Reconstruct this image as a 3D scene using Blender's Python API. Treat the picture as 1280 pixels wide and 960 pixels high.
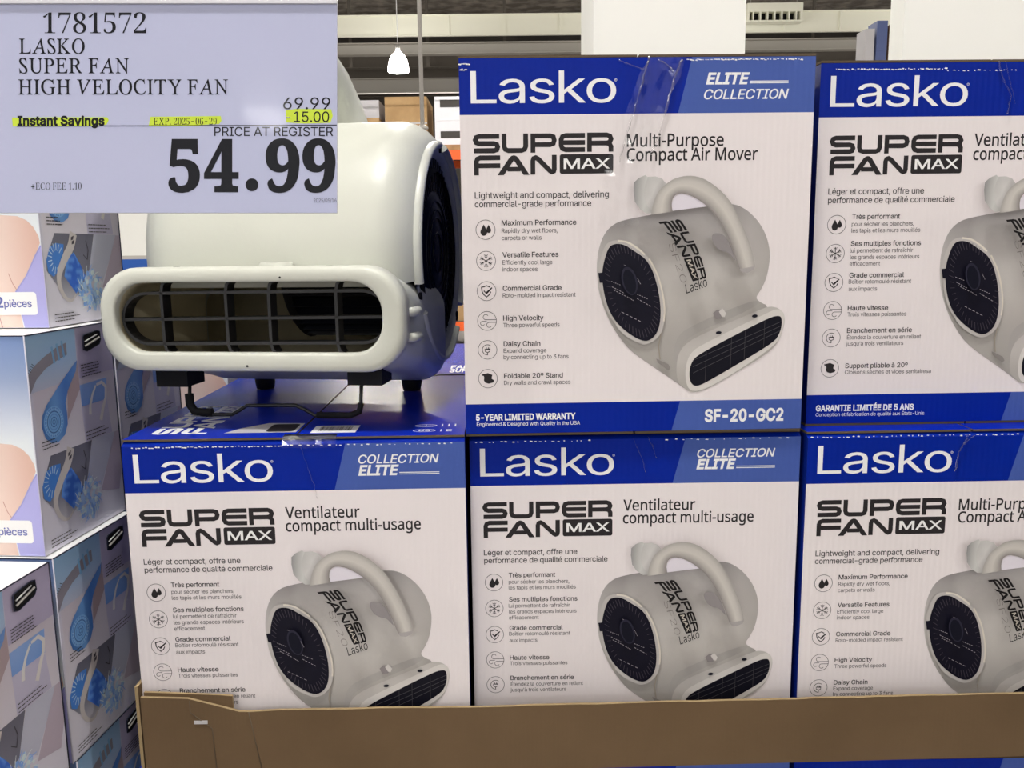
import bpy, bmesh, math, random
from mathutils import Vector, Matrix
from mathutils.geometry import delaunay_2d_cdt

# ------------------------------------------------------------------ camera, world, exposure
sc = bpy.context.scene
for o in list(bpy.data.objects):
    bpy.data.objects.remove(o)
COL = sc.collection
ZC = 1.207                                   # height of the camera above the floor
cam_d = bpy.data.cameras.new('camera')
cam_d.sensor_width = 36.0
cam_d.lens = 1086.3 / 1280 * 36.0
cam_d.clip_start = 0.02
cam_d.clip_end = 200
cam = bpy.data.objects.new('camera', cam_d)
R_RIGHT = Vector((0.9999, -0.0055, -0.0119))
R_UP = Vector((0.0126, 0.1604, 0.9870))
R_FWD = Vector((0.0035, 0.9870, -0.1605))
cam.matrix_world = Matrix(((R_RIGHT.x, R_UP.x, -R_FWD.x, 0), (R_RIGHT.y, R_UP.y, -R_FWD.y, 0),
                           (R_RIGHT.z, R_UP.z, -R_FWD.z, ZC), (0, 0, 0, 1)))
COL.objects.link(cam)
sc.camera = cam

world = bpy.data.worlds.new('hall_ambient')
sc.world = world
world.use_nodes = True
bg = world.node_tree.nodes['Background']
bg.inputs[0].default_value = (1.0, 0.985, 0.98, 1)
bg.inputs[1].default_value = 1.00            # the rest of the brightly lit hall, the same on all sides

sc.view_settings.view_transform = 'Standard'
sc.view_settings.look = 'None'
sc.view_settings.gamma = 1.0
sc.view_settings.use_curve_mapping = False
sc.view_settings.exposure = 0.0

LAMP_W = 115.0                               # each high-bay lamp, watts

# ------------------------------------------------------------------ colours and materials
def lin(c):
    c = c / 255.0
    return c / 12.92 if c <= 0.04045 else ((c + 0.055) / 1.055) ** 2.4

def S(r, g, b, k=0.875):
    return tuple(min(0.9, lin(v) / k) for v in (r, g, b))

MATS = {}
def mat(name, col=None, rough=0.5, metal=0.0, spec=0.5, bump=None, coat=0.0, emit=None, attr=False, noise=None):
    """bump: (kind, scale, strength); noise: (scale, second colour, low, high) - a wear / mottle pattern"""
    m = bpy.data.materials.new(name)
    m.use_nodes = True
    nt = m.node_tree
    b = nt.nodes['Principled BSDF']
    b.inputs['Roughness'].default_value = rough
    b.inputs['Metallic'].default_value = metal
    b.inputs['Specular IOR Level'].default_value = spec
    if col is not None:
        b.inputs['Base Color'].default_value = (*col, 1)
    if coat:
        b.inputs['Coat Weight'].default_value = coat
        b.inputs['Coat Roughness'].default_value = 0.05
    if emit:
        b.inputs['Emission Color'].default_value = (*emit[0], 1)
        b.inputs['Emission Strength'].default_value = emit[1]
    tc = None
    if attr:
        a = nt.nodes.new('ShaderNodeVertexColor')
        a.layer_name = 'print'
        nt.links.new(a.outputs['Color'], b.inputs['Base Color'])
    if bump or noise:
        tc = nt.nodes.new('ShaderNodeTexCoord')
    if noise:
        n = nt.nodes.new('ShaderNodeTexNoise')
        n.inputs['Scale'].default_value = noise[0]
        n.inputs['Detail'].default_value = 6
        nt.links.new(tc.outputs['Object'], n.inputs['Vector'])
        rmp = nt.nodes.new('ShaderNodeValToRGB')
        rmp.color_ramp.elements[0].position = noise[2]
        rmp.color_ramp.elements[0].color = (*col, 1)
        rmp.color_ramp.elements[1].position = noise[3]
        rmp.color_ramp.elements[1].color = (*noise[1], 1)
        nt.links.new(n.outputs['Fac'], rmp.inputs['Fac'])
        nt.links.new(rmp.outputs['Color'], b.inputs['Base Color'])
    if bump:
        bp = nt.nodes.new('ShaderNodeBump')
        bp.inputs['Strength'].default_value = bump[2]
        bp.inputs['Distance'].default_value = 0.001
        if bump[0] == 'flute':                # corrugated board telegraphing through the print
            w = nt.nodes.new('ShaderNodeTexWave')
            w.bands_direction = 'X'
            w.inputs['Scale'].default_value = bump[1]
            w.inputs['Distortion'].default_value = 0.6
            w.inputs['Detail'].default_value = 1
            nt.links.new(tc.outputs['Object'], w.inputs['Vector'])
            nt.links.new(w.outputs['Fac'], bp.inputs['Height'])
        else:
            n2 = nt.nodes.new('ShaderNodeTexNoise')
            n2.inputs['Scale'].default_value = bump[1]
            n2.inputs['Detail'].default_value = 4
            nt.links.new(tc.outputs['Object'], n2.inputs['Vector'])
            nt.links.new(n2.outputs['Fac'], bp.inputs['Height'])
        nt.links.new(bp.outputs['Normal'], b.inputs['Normal'])
    MATS[name] = m
    return m

FL = ('flute', 45, 0.12)
mat('carton_white', S(223, 216, 217), 0.45, bump=FL, spec=0.2)
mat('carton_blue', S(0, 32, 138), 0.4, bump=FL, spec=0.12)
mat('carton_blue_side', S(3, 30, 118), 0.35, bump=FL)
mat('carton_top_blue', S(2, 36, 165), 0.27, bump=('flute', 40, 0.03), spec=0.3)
mat('carton_light_blue', S(66, 88, 158), 0.4, bump=FL, spec=0.15)
mat('kraft', S(92, 79, 64), 0.85, spec=0.2)
mat('kraft_dark', S(66, 52, 40), 0.9, spec=0.1)
mat('tray_kraft', S(103, 84, 62), 0.85, spec=0.15, bump=('flute', 60, 0.05), noise=(7, S(95, 77, 56), 0.35, 0.7))
mat('tray_edge', S(152, 132, 100), 0.9, spec=0.1)
mat('ink_black', S(42, 39, 41), 0.5, spec=0.15)
mat('ink_grey', S(58, 54, 56), 0.5, spec=0.15)
mat('ink_white', S(236, 230, 230), 0.42, spec=0.4)
mat('print_picture', None, 0.45, attr=True, spec=0.15)
mat('fan_cream', S(199, 201, 191), 0.36, bump=('noise', 220, 0.10), spec=0.45)
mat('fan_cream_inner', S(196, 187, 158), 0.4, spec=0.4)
mat('fan_black', S(40, 40, 42), 0.4, spec=0.35)
mat('fan_intake_black', S(20, 22, 30), 0.35, spec=0.3)
mat('rubber', S(24, 24, 26), 0.7, spec=0.2)
mat('wire_black', S(26, 27, 29), 0.4, spec=0.4)
mat('sign_paper', S(172, 176, 203), 0.5, spec=0.2, coat=0.02)
mat('sign_ink', S(20, 21, 28), 0.5, spec=0.15, coat=0.05)
mat('sign_highlight', S(188, 208, 62), 0.45, spec=0.2)
mat('sign_frame', S(205, 205, 210), 0.35)
mat('brush_print', None, 0.3, attr=True, spec=0.45)
mat('brush_side', S(188, 186, 200), 0.33, spec=0.45)
mat('brush_front', None, 0.4, attr=True, spec=0.4)
mat('brush_top', S(238, 232, 228), 0.5)
mat('brush_back', S(150, 150, 170), 0.5)
mat('brush_edge', S(20, 24, 50), 0.6)
mat('barcode_white', S(232, 230, 232), 0.35)
mat('pillar_cream', S(243, 236, 224), 0.8, bump=('noise', 300, 0.05), spec=0.2)
mat('pillar_blue', S(18, 80, 165), 0.5)
mat('ceiling_deck', S(138, 131, 122), 0.95, spec=0.1, noise=(2.4, S(186, 178, 167), 0.4, 0.62))
mat('back_wall', S(92, 88, 82), 0.95, spec=0.1, noise=(0.8, S(80, 76, 72), 0.4, 0.6))
mat('beam_white', S(236, 230, 214), 0.7, spec=0.2)
mat('beam_grey', S(165, 161, 153), 0.7, spec=0.2)
mat('beam_dark', S(104, 99, 92), 0.8, spec=0.2)
mat('floor_concrete', S(158, 153, 148), 0.45, noise=(1.2, S(142, 138, 133), 0.35, 0.7))
mat('shade_block_grey', S(92, 88, 86), 0.9, spec=0.1)  # surface of the added block that keeps side light off the stacks
mat('rack_orange', S(225, 92, 30), 0.5)
mat('rack_post', S(64, 58, 52), 0.6)
mat('rack_wire', S(225, 222, 215), 0.5)
mat('goods_brown', S(172, 142, 102), 0.85, spec=0.2, noise=(5, S(158, 128, 90), 0.4, 0.6))
mat('goods_white', S(222, 222, 226), 0.6)
mat('goods_grey', S(178, 176, 178), 0.6)
mat('goods_dark', S(60, 56, 52), 0.7)
mat('goods_tan', S(150, 110, 80), 0.7)
mat('goods_blue', S(70, 84, 130), 0.6)
mat('pallet_wood', S(168, 136, 98), 0.85, spec=0.2, noise=(9, S(146, 114, 80), 0.35, 0.65))
mat('lamp_metal', S(200, 200, 198), 0.4, metal=0.3)
mat('lamp_glow', (1, 1, 1), 0.4, emit=((1.0, 0.96, 0.9), 38.0))
mat('rod_grey', S(176, 172, 166), 0.5)
def clear_mat(name, alpha_lo):
    m = bpy.data.materials.new(name)
    m.use_nodes = True
    nt = m.node_tree
    nt.nodes.remove(nt.nodes['Principled BSDF'])
    out = [n for n in nt.nodes if n.type == 'OUTPUT_MATERIAL'][0]
    tr = nt.nodes.new('ShaderNodeBsdfTransparent')
    gl = nt.nodes.new('ShaderNodeBsdfGlossy')
    gl.inputs['Roughness'].default_value = 0.12
    fr = nt.nodes.new('ShaderNodeFresnel')
    fr.inputs['IOR'].default_value = alpha_lo
    mx = nt.nodes.new('ShaderNodeMixShader')
    nt.links.new(fr.outputs[0], mx.inputs[0])
    nt.links.new(tr.outputs[0], mx.inputs[1])
    nt.links.new(gl.outputs[0], mx.inputs[2])
    nt.links.new(mx.outputs[0], out.inputs[0])
    MATS[name] = m
clear_mat('clear_film', 1.45)

# ------------------------------------------------------------------ mesh builder
class MB:
    def __init__(self):
        self.v, self.f, self.m, self.c, self.mats, self.sm = [], [], [], [], [], []
    def mi(self, name):
        if name not in self.mats:
            self.mats.append(name)
        return self.mats.index(name)
    def add(self, verts, faces, m, smooth=False, cols=None):
        k = len(self.v)
        self.v += [tuple(p) for p in verts]
        self.c += list(cols) if cols else [(1, 1, 1)] * len(verts)
        i = self.mi(m)
        for f in faces:
            self.f.append([a + k for a in f])
            self.m.append(i)
            self.sm.append(smooth)
        return k
    def box(self, x0, x1, y0, y1, z0, z1, m, mats=None):
        """mats: dict of side -> material for '-x' '+x' '-y' '+y' '-z' '+z'"""
        v = [(x0, y0, z0), (x1, y0, z0), (x1, y1, z0), (x0, y1, z0), (x0, y0, z1), (x1, y0, z1), (x1, y1, z1), (x0, y1, z1)]
        fs = {'-z': (3, 2, 1, 0), '+z': (4, 5, 6, 7), '-y': (0, 1, 5, 4), '+x': (1, 2, 6, 5), '+y': (2, 3, 7, 6), '-x': (3, 0, 4, 7)}
        for s, f in fs.items():
            self.add([v[i] for i in f], [(0, 1, 2, 3)], (mats or {}).get(s, m))
    def tube(self, pts, r, m, n=10, closed=False, cap=True):
        pts = [Vector(p) for p in pts]
        rr = r if isinstance(r, (list, tuple)) else [r] * len(pts)
        rings = []
        N = len(pts)
        up = None
        for i, p in enumerate(pts):
            a = pts[(i - 1) % N] if (closed or i > 0) else p
            b = pts[(i + 1) % N] if (closed or i < N - 1) else p
            t = (b - a).normalized()
            if up is None:
                up = Vector((0, 0, 1)) if abs(t.z) < 0.9 else Vector((1, 0, 0))
            s = t.cross(up).normalized()
            up = s.cross(t).normalized()
            rings.append([p + (s * math.cos(2 * math.pi * k / n) + up * math.sin(2 * math.pi * k / n)) * rr[i] for k in range(n)])
        v = [q for ring in rings for q in ring]
        f = []
        for i in range(N if closed else N - 1):
            j = (i + 1) % N
            for k in range(n):
                f.append((i * n + k, i * n + (k + 1) % n, j * n + (k + 1) % n, j * n + k))
        if cap and not closed:
            f.append(tuple(range(n - 1, -1, -1)))
            f.append(tuple((N - 1) * n + k for k in range(n)))
        self.add(v, f, m, True)
    def loft(self, rings, m, closed_ring=True, cap0=False, cap1=False, smooth=True, skip=None):
        n = len(rings[0])
        v = [q for r in rings for q in r]
        f = []
        for i in range(len(rings) - 1):
            for k in range(n if closed_ring else n - 1):
                k2 = (k + 1) % n
                q = (i * n + k, i * n + k2, (i + 1) * n + k2, (i + 1) * n + k)
                if skip and skip([v[a] for a in q]):
                    continue
                f.append(q)
        if cap0:
            f.append(tuple(range(n - 1, -1, -1)))
        if cap1:
            f.append(tuple((len(rings) - 1) * n + k for k in range(n)))
        self.add(v, f, m, smooth)
    def mesh(self, name, fix=False):
        me = bpy.data.meshes.new(name)
        me.from_pydata(self.v, [], self.f)
        for n in self.mats:
            me.materials.append(MATS[n])
        me.polygons.foreach_set('material_index', self.m)
        me.polygons.foreach_set('use_smooth', self.sm)
        if any(c != (1, 1, 1) for c in self.c):
            a = me.color_attributes.new('print', 'FLOAT_COLOR', 'POINT')
            flat = []
            for c in self.c:
                flat += [c[0], c[1], c[2], 1.0]
            a.data.foreach_set('color', flat)
        if fix:
            bm = bmesh.new()
            bm.from_mesh(me)
            bmesh.ops.remove_doubles(bm, verts=bm.verts, dist=1e-6)
            bmesh.ops.recalc_face_normals(bm, faces=bm.faces)
            bm.to_mesh(me)
            bm.free()
        me.update()
        return me
    def build(self, name, parent=None, fix=False, sharp=None):
        me = self.mesh(name, fix)
        if sharp is not None:
            me.set_sharp_from_angle(angle=math.radians(sharp))
        return link(name, me, parent)

def link(name, me, parent=None, loc=None):
    o = bpy.data.objects.new(name, me)
    COL.objects.link(o)
    if parent:
        o.parent = parent
    if loc:
        o.location = loc
    return o

def thing(name, label, cat, loc=(0, 0, 0), rz=0.0, group=None):
    o = bpy.data.objects.new(name, None)
    o.empty_display_size = 0.05
    COL.objects.link(o)
    o.location = loc
    o.rotation_euler = (0, 0, rz)
    return tag(o, label, cat, group)

def tag(o, label, cat, group=None):
    o['label'] = label
    o['category'] = cat
    if group:
        o['group'] = group
    return o

def copy_thing(root, loc, rz, label):
    r = root.copy()
    COL.objects.link(r)
    r.location = loc
    r.rotation_euler = (0, 0, rz)
    r['label'] = label
    for ch in list(root.children):
        c = ch.copy()
        COL.objects.link(c)
        c.parent = r
        for g in list(ch.children):
            d = g.copy()
            COL.objects.link(d)
            d.parent = c
    return r

def structure(name, mb):
    o = mb.build(name)
    o['kind'] = 'structure'
    return o

# ------------------------------------------------------------------ flat shapes: polygons with winding-aware filling
def fill(loops, nonzero=True, extra=(), eps=1e-7):
    """triangulates closed 2D loops -> (points, triangles)"""
    pts, edges = [], []
    for l in loops:
        k = len(pts)
        pts += [Vector(p) for p in l]
        edges += [(k + i, k + (i + 1) % len(l)) for i in range(len(l))]
    pts += [Vector(p) for p in extra]
    vo, _e, fo, _a, _b, _c = delaunay_2d_cdt(pts, edges, [], 0, eps)
    tris = []
    for f in fo:
        cx = sum(vo[i].x for i in f) / len(f)
        cy = sum(vo[i].y for i in f) / len(f)
        w = 0
        par = 0
        for l in loops:
            for i in range(len(l)):
                x0, y0 = l[i]
                x1, y1 = l[(i + 1) % len(l)]
                if (y0 > cy) != (y1 > cy):
                    if x0 + (cy - y0) / (y1 - y0) * (x1 - x0) > cx:
                        w += 1 if y1 > y0 else -1
                        par ^= 1
        if (w != 0) if nonzero else par:
            a, b, c = f[0], f[1], f[2]
            if (vo[b].x - vo[a].x) * (vo[c].y - vo[a].y) - (vo[b].y - vo[a].y) * (vo[c].x - vo[a].x) < 0:
                f = list(reversed(f))
            tris.append(tuple(f))
    return [(p.x, p.y) for p in vo], tris

# glyph outlines (flattened letter contours in 1/1000 em): I grotesque, N humanist, R roman capitals, S heavy roman figures
# each row: font, character code, advance, number of contours, then per contour its point count and x, y pairs
GLYPHS = [
 0,38,448,1,73,197,-7,150,-2,110,12,78,34,54,62,39,96,34,133,37,163,47,189,85,235,140,279,216,335,237,352,255,375,262,405,258,427,245,445,226,457,201,461,168,453,145,431,137,399,145,363,169,327,204,284,438,0,364,0,171,231,121,293,87,344,78,370,75,398,79,430,91,458,109,481,134,499,165,510,200,513,235,510,266,499,290,482,308,459,320,433,324,404,315,362,291,325,256,293,154,217,110,174,100,154,97,131,100,108,109,87,124,70,143,57,166,49,193,46,223,50,251,59,301,95,321,121,336,151,346,186,349,224,408,224,405,180,397,144,371,92,345,62,333,47,305,23,271,7,234,-3,
 0,39,206,1,4,78,318,70,509,136,509,128,318,
 0,43,453,2,4,198,34,198,364,255,364,255,34,4,61,172,61,226,391,226,391,172,
 0,44,188,1,4,38,-119,68,71,137,71,84,-119,
 0,45,453,1,4,337,244,337,188,114,188,114,244,
 0,46,188,1,16,95,-4,78,-1,63,9,53,24,50,41,53,59,63,73,78,83,95,87,113,83,128,73,138,59,141,41,138,24,128,9,113,-1,
 0,47,249,1,4,235,533,71,-76,14,-76,178,533,
 0,48,453,2,24,227,-7,174,1,130,24,95,62,69,113,53,178,48,254,53,330,69,395,95,447,130,484,174,508,227,516,279,508,323,484,358,447,384,395,400,330,405,254,400,178,384,113,359,62,323,24,279,1,24,227,50,261,56,290,74,313,103,330,144,340,194,344,254,340,314,330,365,313,405,290,435,261,453,227,460,192,453,163,435,140,405,123,365,113,314,109,254,113,194,123,144,140,103,163,74,192,56,
 0,49,453,2,4,76,0,76,55,391,55,391,0,8,276,509,276,0,212,0,212,448,209,448,86,358,86,427,198,509,
 0,50,453,1,37,64,0,64,47,234,229,282,282,311,327,320,371,317,397,308,419,293,436,273,449,224,460,196,457,172,447,153,433,139,413,130,390,127,362,66,362,71,405,86,442,111,473,143,496,182,511,225,516,268,511,306,497,337,474,361,445,376,411,381,372,371,318,336,259,267,180,153,60,153,57,389,57,389,0,
 0,51,453,1,45,218,-7,173,-3,133,10,98,30,70,57,52,91,44,132,109,132,115,107,126,87,144,71,165,59,219,50,275,61,297,74,315,93,325,116,329,145,326,172,316,196,299,217,275,234,242,244,201,248,157,248,157,299,288,448,288,452,70,452,70,509,372,509,372,461,211,278,211,289,264,288,308,276,344,253,371,222,387,186,393,145,387,103,370,66,344,36,309,12,266,-2,
 0,52,453,2,8,40,105,40,158,247,509,311,509,109,166,109,163,413,163,413,105,6,282,0,282,121,282,146,282,318,343,318,343,0,
 0,53,453,1,48,221,-7,178,-2,140,11,108,32,83,60,66,93,60,130,122,130,127,108,138,89,173,60,221,50,250,53,276,64,298,82,314,104,324,131,328,162,324,193,314,221,297,244,275,262,248,273,218,277,167,268,128,246,67,253,96,509,366,509,366,452,151,452,134,301,136,301,178,325,229,334,263,330,294,321,321,306,345,285,364,260,379,231,388,199,391,163,385,117,369,76,343,41,309,15,268,-1,
 0,54,453,2,28,226,-7,182,-1,142,15,109,40,84,74,69,115,64,162,68,199,80,239,137,340,252,509,322,509,151,261,145,261,165,288,196,307,235,314,278,309,316,295,346,271,370,240,384,201,389,157,384,112,368,73,343,39,310,14,271,-2,24,226,48,254,52,279,63,299,79,314,101,324,128,327,157,324,187,314,213,299,235,279,251,254,262,226,265,198,262,174,252,153,235,138,214,128,188,125,158,128,128,138,102,153,79,174,63,198,52,
 0,55,453,1,8,97,0,323,448,323,452,62,452,62,509,391,509,391,449,165,0,
 0,56,453,3,46,226,-7,178,-2,136,11,101,33,74,62,57,96,52,135,55,166,65,195,81,220,101,241,125,256,153,265,153,267,119,282,93,308,76,342,70,380,75,417,90,450,114,477,146,498,184,511,226,516,269,511,306,498,337,477,361,450,377,417,382,380,376,342,359,308,333,282,300,267,300,265,327,256,351,241,372,220,387,195,397,166,401,135,395,96,378,62,352,33,317,11,275,-2,24,226,49,258,52,285,60,307,74,323,91,333,113,337,139,333,165,322,189,305,208,283,223,256,232,226,235,196,232,169,223,147,208,130,189,119,165,115,139,119,113,129,91,145,74,167,60,195,52,20,226,290,274,300,293,313,307,330,316,351,319,376,316,399,308,420,294,437,275,449,226,460,177,449,159,437,145,420,136,399,133,376,136,351,145,330,159,313,178,300,
 0,57,453,2,28,226,516,271,510,310,494,343,468,368,434,384,393,389,347,385,309,373,270,315,168,200,0,130,0,301,248,307,248,287,221,257,202,218,195,175,199,137,214,106,237,83,269,68,307,64,352,69,397,85,436,110,469,143,494,182,510,24,226,460,199,457,174,446,154,429,138,407,129,381,125,352,129,322,138,295,154,274,174,257,199,247,226,243,254,247,279,257,299,273,314,295,324,321,327,350,324,381,314,407,299,429,279,446,254,457,
 0,65,480,2,12,16,0,201,509,276,509,463,0,395,0,287,302,264,372,232,478,245,478,213,371,191,302,85,0,4,110,142,110,199,370,199,370,142,
 0,66,456,3,26,60,0,60,509,241,509,289,504,329,491,359,469,381,442,394,410,398,374,395,344,387,320,356,286,315,267,315,262,339,257,363,245,385,227,402,203,414,173,418,136,413,100,400,67,377,39,344,18,301,4,247,0,13,125,57,245,57,296,63,330,80,349,105,355,137,352,161,342,184,327,203,306,218,279,228,248,231,125,231,12,125,285,238,285,288,296,308,309,323,326,333,348,336,372,330,403,313,429,283,446,240,452,125,452,
 0,67,510,1,49,267,-7,205,1,150,25,104,63,70,115,48,179,40,254,48,329,70,393,104,445,150,484,205,508,267,516,340,504,373,490,402,471,427,447,448,418,463,385,473,348,408,348,389,395,357,428,315,449,267,456,223,450,184,432,150,403,125,364,109,314,103,254,109,194,125,145,151,105,184,76,223,59,267,53,315,60,357,81,389,114,408,160,473,160,463,124,448,91,428,62,402,38,373,19,341,5,305,-4,
 0,68,502,2,30,219,0,96,0,96,57,215,57,272,63,318,81,354,110,379,149,394,198,399,255,394,312,379,361,354,399,320,428,275,446,221,452,93,452,93,509,225,509,294,501,353,478,399,441,433,391,455,329,462,255,455,181,433,119,398,68,351,31,291,8,4,125,509,125,0,60,0,60,509,
 0,69,419,1,12,60,0,60,509,372,509,372,452,125,452,125,286,355,286,355,229,125,229,125,57,375,57,375,0,
 0,70,410,1,10,60,0,60,509,369,509,369,452,125,452,125,278,346,278,346,221,125,221,125,0,
 0,71,520,1,54,269,-7,205,1,149,25,104,64,69,116,47,179,40,254,47,329,69,393,103,445,149,484,203,508,265,516,304,513,340,504,374,489,403,469,429,445,449,416,465,384,474,349,408,349,387,393,356,427,315,448,265,456,222,450,183,432,150,404,125,364,109,314,103,254,109,194,125,145,151,105,184,76,224,59,269,53,309,57,345,71,374,93,396,123,410,160,415,202,434,199,283,199,283,256,478,256,478,200,471,141,451,91,419,50,377,19,326,0,
 0,72,517,1,12,60,0,60,509,125,509,125,289,392,289,392,509,457,509,457,0,392,0,392,232,125,232,125,0,
 0,73,300,1,12,31,0,31,57,118,57,118,452,31,452,31,509,269,509,269,452,183,452,183,57,269,57,269,0,
 0,76,393,1,6,60,0,60,509,125,509,125,57,361,57,361,0,
 0,77,628,1,40,60,0,60,509,152,509,277,187,287,159,299,123,311,84,322,49,307,49,318,83,330,121,342,158,352,187,476,509,568,509,568,0,504,0,504,291,504,327,505,369,506,413,507,457,513,457,498,409,482,363,467,322,456,291,342,0,286,0,170,291,159,321,145,361,129,408,112,457,119,457,120,416,121,372,122,328,122,291,122,0,
 0,78,523,1,24,60,0,60,509,136,509,343,183,363,151,388,107,414,55,405,54,401,108,399,157,399,195,399,509,463,509,463,0,387,0,202,290,177,331,148,381,108,452,119,454,122,384,124,328,125,291,125,0,
 0,79,533,2,24,267,-7,205,1,150,25,105,63,70,115,48,179,40,254,48,329,70,393,105,445,150,484,205,508,267,516,329,508,384,484,429,445,464,393,486,329,493,254,486,179,464,115,429,63,384,25,329,1,24,267,53,310,59,349,76,383,105,408,144,425,194,430,254,425,314,408,365,383,404,349,433,310,450,267,456,223,450,184,433,151,404,125,364,109,314,103,254,109,194,125,144,151,105,184,76,223,59,
 0,80,445,1,32,60,0,60,509,235,509,289,503,332,487,366,462,390,430,404,391,409,348,404,304,390,265,366,233,332,207,289,191,235,186,109,186,109,242,233,242,269,246,297,256,318,272,333,294,342,319,344,348,342,376,333,402,318,423,297,439,268,449,232,452,125,452,125,0,
 0,81,533,3,8,245,159,313,159,369,85,384,65,468,-48,401,-48,346,27,331,46,24,267,-7,205,1,150,25,105,63,70,115,48,179,40,254,48,329,70,393,105,445,150,484,205,508,267,516,329,508,384,484,429,445,464,393,486,329,493,254,486,179,464,115,429,63,384,25,329,1,24,267,53,310,59,349,76,383,105,408,144,425,194,430,254,425,314,408,365,383,404,349,433,310,450,267,456,223,450,184,433,151,404,125,364,109,314,103,254,109,194,125,144,151,105,184,76,223,59,
 0,82,449,2,32,60,0,60,509,236,509,290,504,333,489,367,465,390,433,405,395,409,352,405,309,390,271,367,240,333,217,289,203,236,198,96,198,96,255,234,255,269,258,298,267,319,281,334,300,342,324,345,352,342,380,334,405,319,425,298,440,269,449,233,452,125,452,125,0,4,353,0,230,229,303,229,428,0,
 0,83,447,1,66,224,-9,172,-4,128,9,91,31,64,60,46,96,38,137,104,137,110,110,123,88,142,71,166,59,224,49,257,52,286,60,311,74,329,92,341,114,346,139,342,161,332,179,296,205,245,222,184,239,128,260,86,289,60,326,52,372,58,413,75,448,102,476,138,498,180,511,227,516,275,511,316,498,351,476,377,449,394,415,401,378,337,378,326,412,302,437,267,453,225,459,194,456,167,448,145,435,129,418,118,398,115,376,119,352,131,334,169,308,212,293,264,279,312,264,359,238,395,198,405,171,408,139,403,99,386,64,360,34,323,11,278,-4,
 0,84,449,1,8,32,452,32,509,417,509,417,452,257,452,257,0,193,0,193,452,
 0,85,517,1,30,259,-8,203,-2,154,15,114,43,85,80,66,124,60,173,60,509,124,509,124,178,128,144,141,113,160,87,187,68,220,56,259,52,298,56,331,68,357,87,377,113,389,144,393,178,393,509,457,509,457,173,451,124,433,80,403,43,363,15,315,-2,
 0,86,480,1,12,204,0,16,509,84,509,192,206,215,137,248,31,235,31,267,138,290,206,395,509,463,509,278,0,
 0,87,686,1,32,155,0,16,509,82,509,163,196,175,145,187,94,197,40,189,40,200,94,211,145,224,196,306,509,380,509,462,196,474,145,486,94,497,40,488,40,499,94,510,145,523,196,603,509,670,509,530,0,455,0,368,323,351,391,336,475,350,475,335,395,318,323,230,0,
 0,88,474,1,28,18,0,217,284,217,236,29,509,104,509,178,400,204,361,223,329,243,292,232,292,252,329,272,361,298,400,374,509,446,509,259,239,259,287,456,0,382,0,292,129,268,165,250,195,230,231,244,231,225,196,206,166,182,129,91,0,
 0,89,472,1,14,203,0,203,208,16,509,91,509,192,344,222,292,250,230,224,230,251,293,280,344,381,509,455,509,268,208,268,0,
 0,97,389,2,42,160,-9,126,-5,94,5,68,22,48,45,35,73,30,108,34,138,43,161,58,179,78,193,125,211,178,220,234,227,265,235,273,243,276,255,276,257,267,297,240,322,196,331,149,322,118,301,100,274,41,291,57,322,79,346,104,364,133,375,194,384,239,379,286,360,306,343,322,320,333,290,337,251,337,0,277,0,277,52,272,52,252,25,215,1,18,170,45,202,49,228,59,248,74,263,93,272,115,276,138,276,190,259,182,231,176,200,171,175,168,134,159,103,139,95,124,92,105,102,72,130,52,
 0,98,424,2,27,229,-8,198,-5,172,4,138,31,118,59,112,59,112,0,53,0,53,509,114,509,114,319,118,319,137,346,171,373,197,381,229,384,274,378,313,361,345,332,370,293,385,245,390,189,385,133,370,84,346,45,313,16,274,-2,24,220,47,253,51,279,66,301,88,316,117,325,151,328,189,325,227,316,261,301,290,280,311,253,325,220,330,188,325,161,312,140,291,125,263,116,229,113,189,116,150,125,115,140,86,162,65,188,51,
 0,99,396,1,42,207,-8,159,-2,117,16,82,46,56,85,40,133,34,187,40,243,56,291,82,330,117,360,159,378,207,384,260,377,305,356,340,322,362,277,303,262,290,289,270,311,242,325,207,330,173,325,145,310,124,287,108,258,99,224,96,187,99,151,108,117,124,89,145,66,173,51,207,46,243,52,271,66,292,89,304,117,363,102,341,56,306,21,261,-1,
 0,100,424,2,27,195,-8,151,-2,111,16,79,45,55,84,39,133,34,189,39,245,55,293,79,332,112,361,151,378,196,384,228,381,253,373,287,346,306,319,311,319,311,509,372,509,372,0,313,0,313,59,307,59,287,31,252,4,227,-5,24,205,47,236,51,263,65,284,86,299,115,309,150,312,189,309,229,300,263,284,291,263,312,237,325,205,330,172,325,145,311,124,290,108,261,99,227,96,189,99,151,109,117,124,88,145,66,172,51,
 0,101,404,1,53,212,-8,161,-2,117,16,82,46,56,85,40,132,34,187,39,242,55,290,81,329,115,359,157,378,205,384,266,374,294,361,319,341,341,315,357,282,368,242,371,194,371,169,75,169,75,221,338,221,310,202,307,237,298,269,283,294,263,314,237,326,205,330,173,326,146,313,125,294,109,270,99,241,96,211,96,178,100,139,110,106,128,80,151,61,179,50,212,46,254,53,285,73,306,105,365,91,353,63,335,39,311,19,283,4,249,-5,
 0,102,254,2,4,228,379,228,327,6,327,6,379,17,81,0,81,432,84,461,96,486,113,505,135,519,187,530,222,527,243,521,227,468,215,472,195,474,171,470,154,460,145,443,142,419,142,0,
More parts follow.
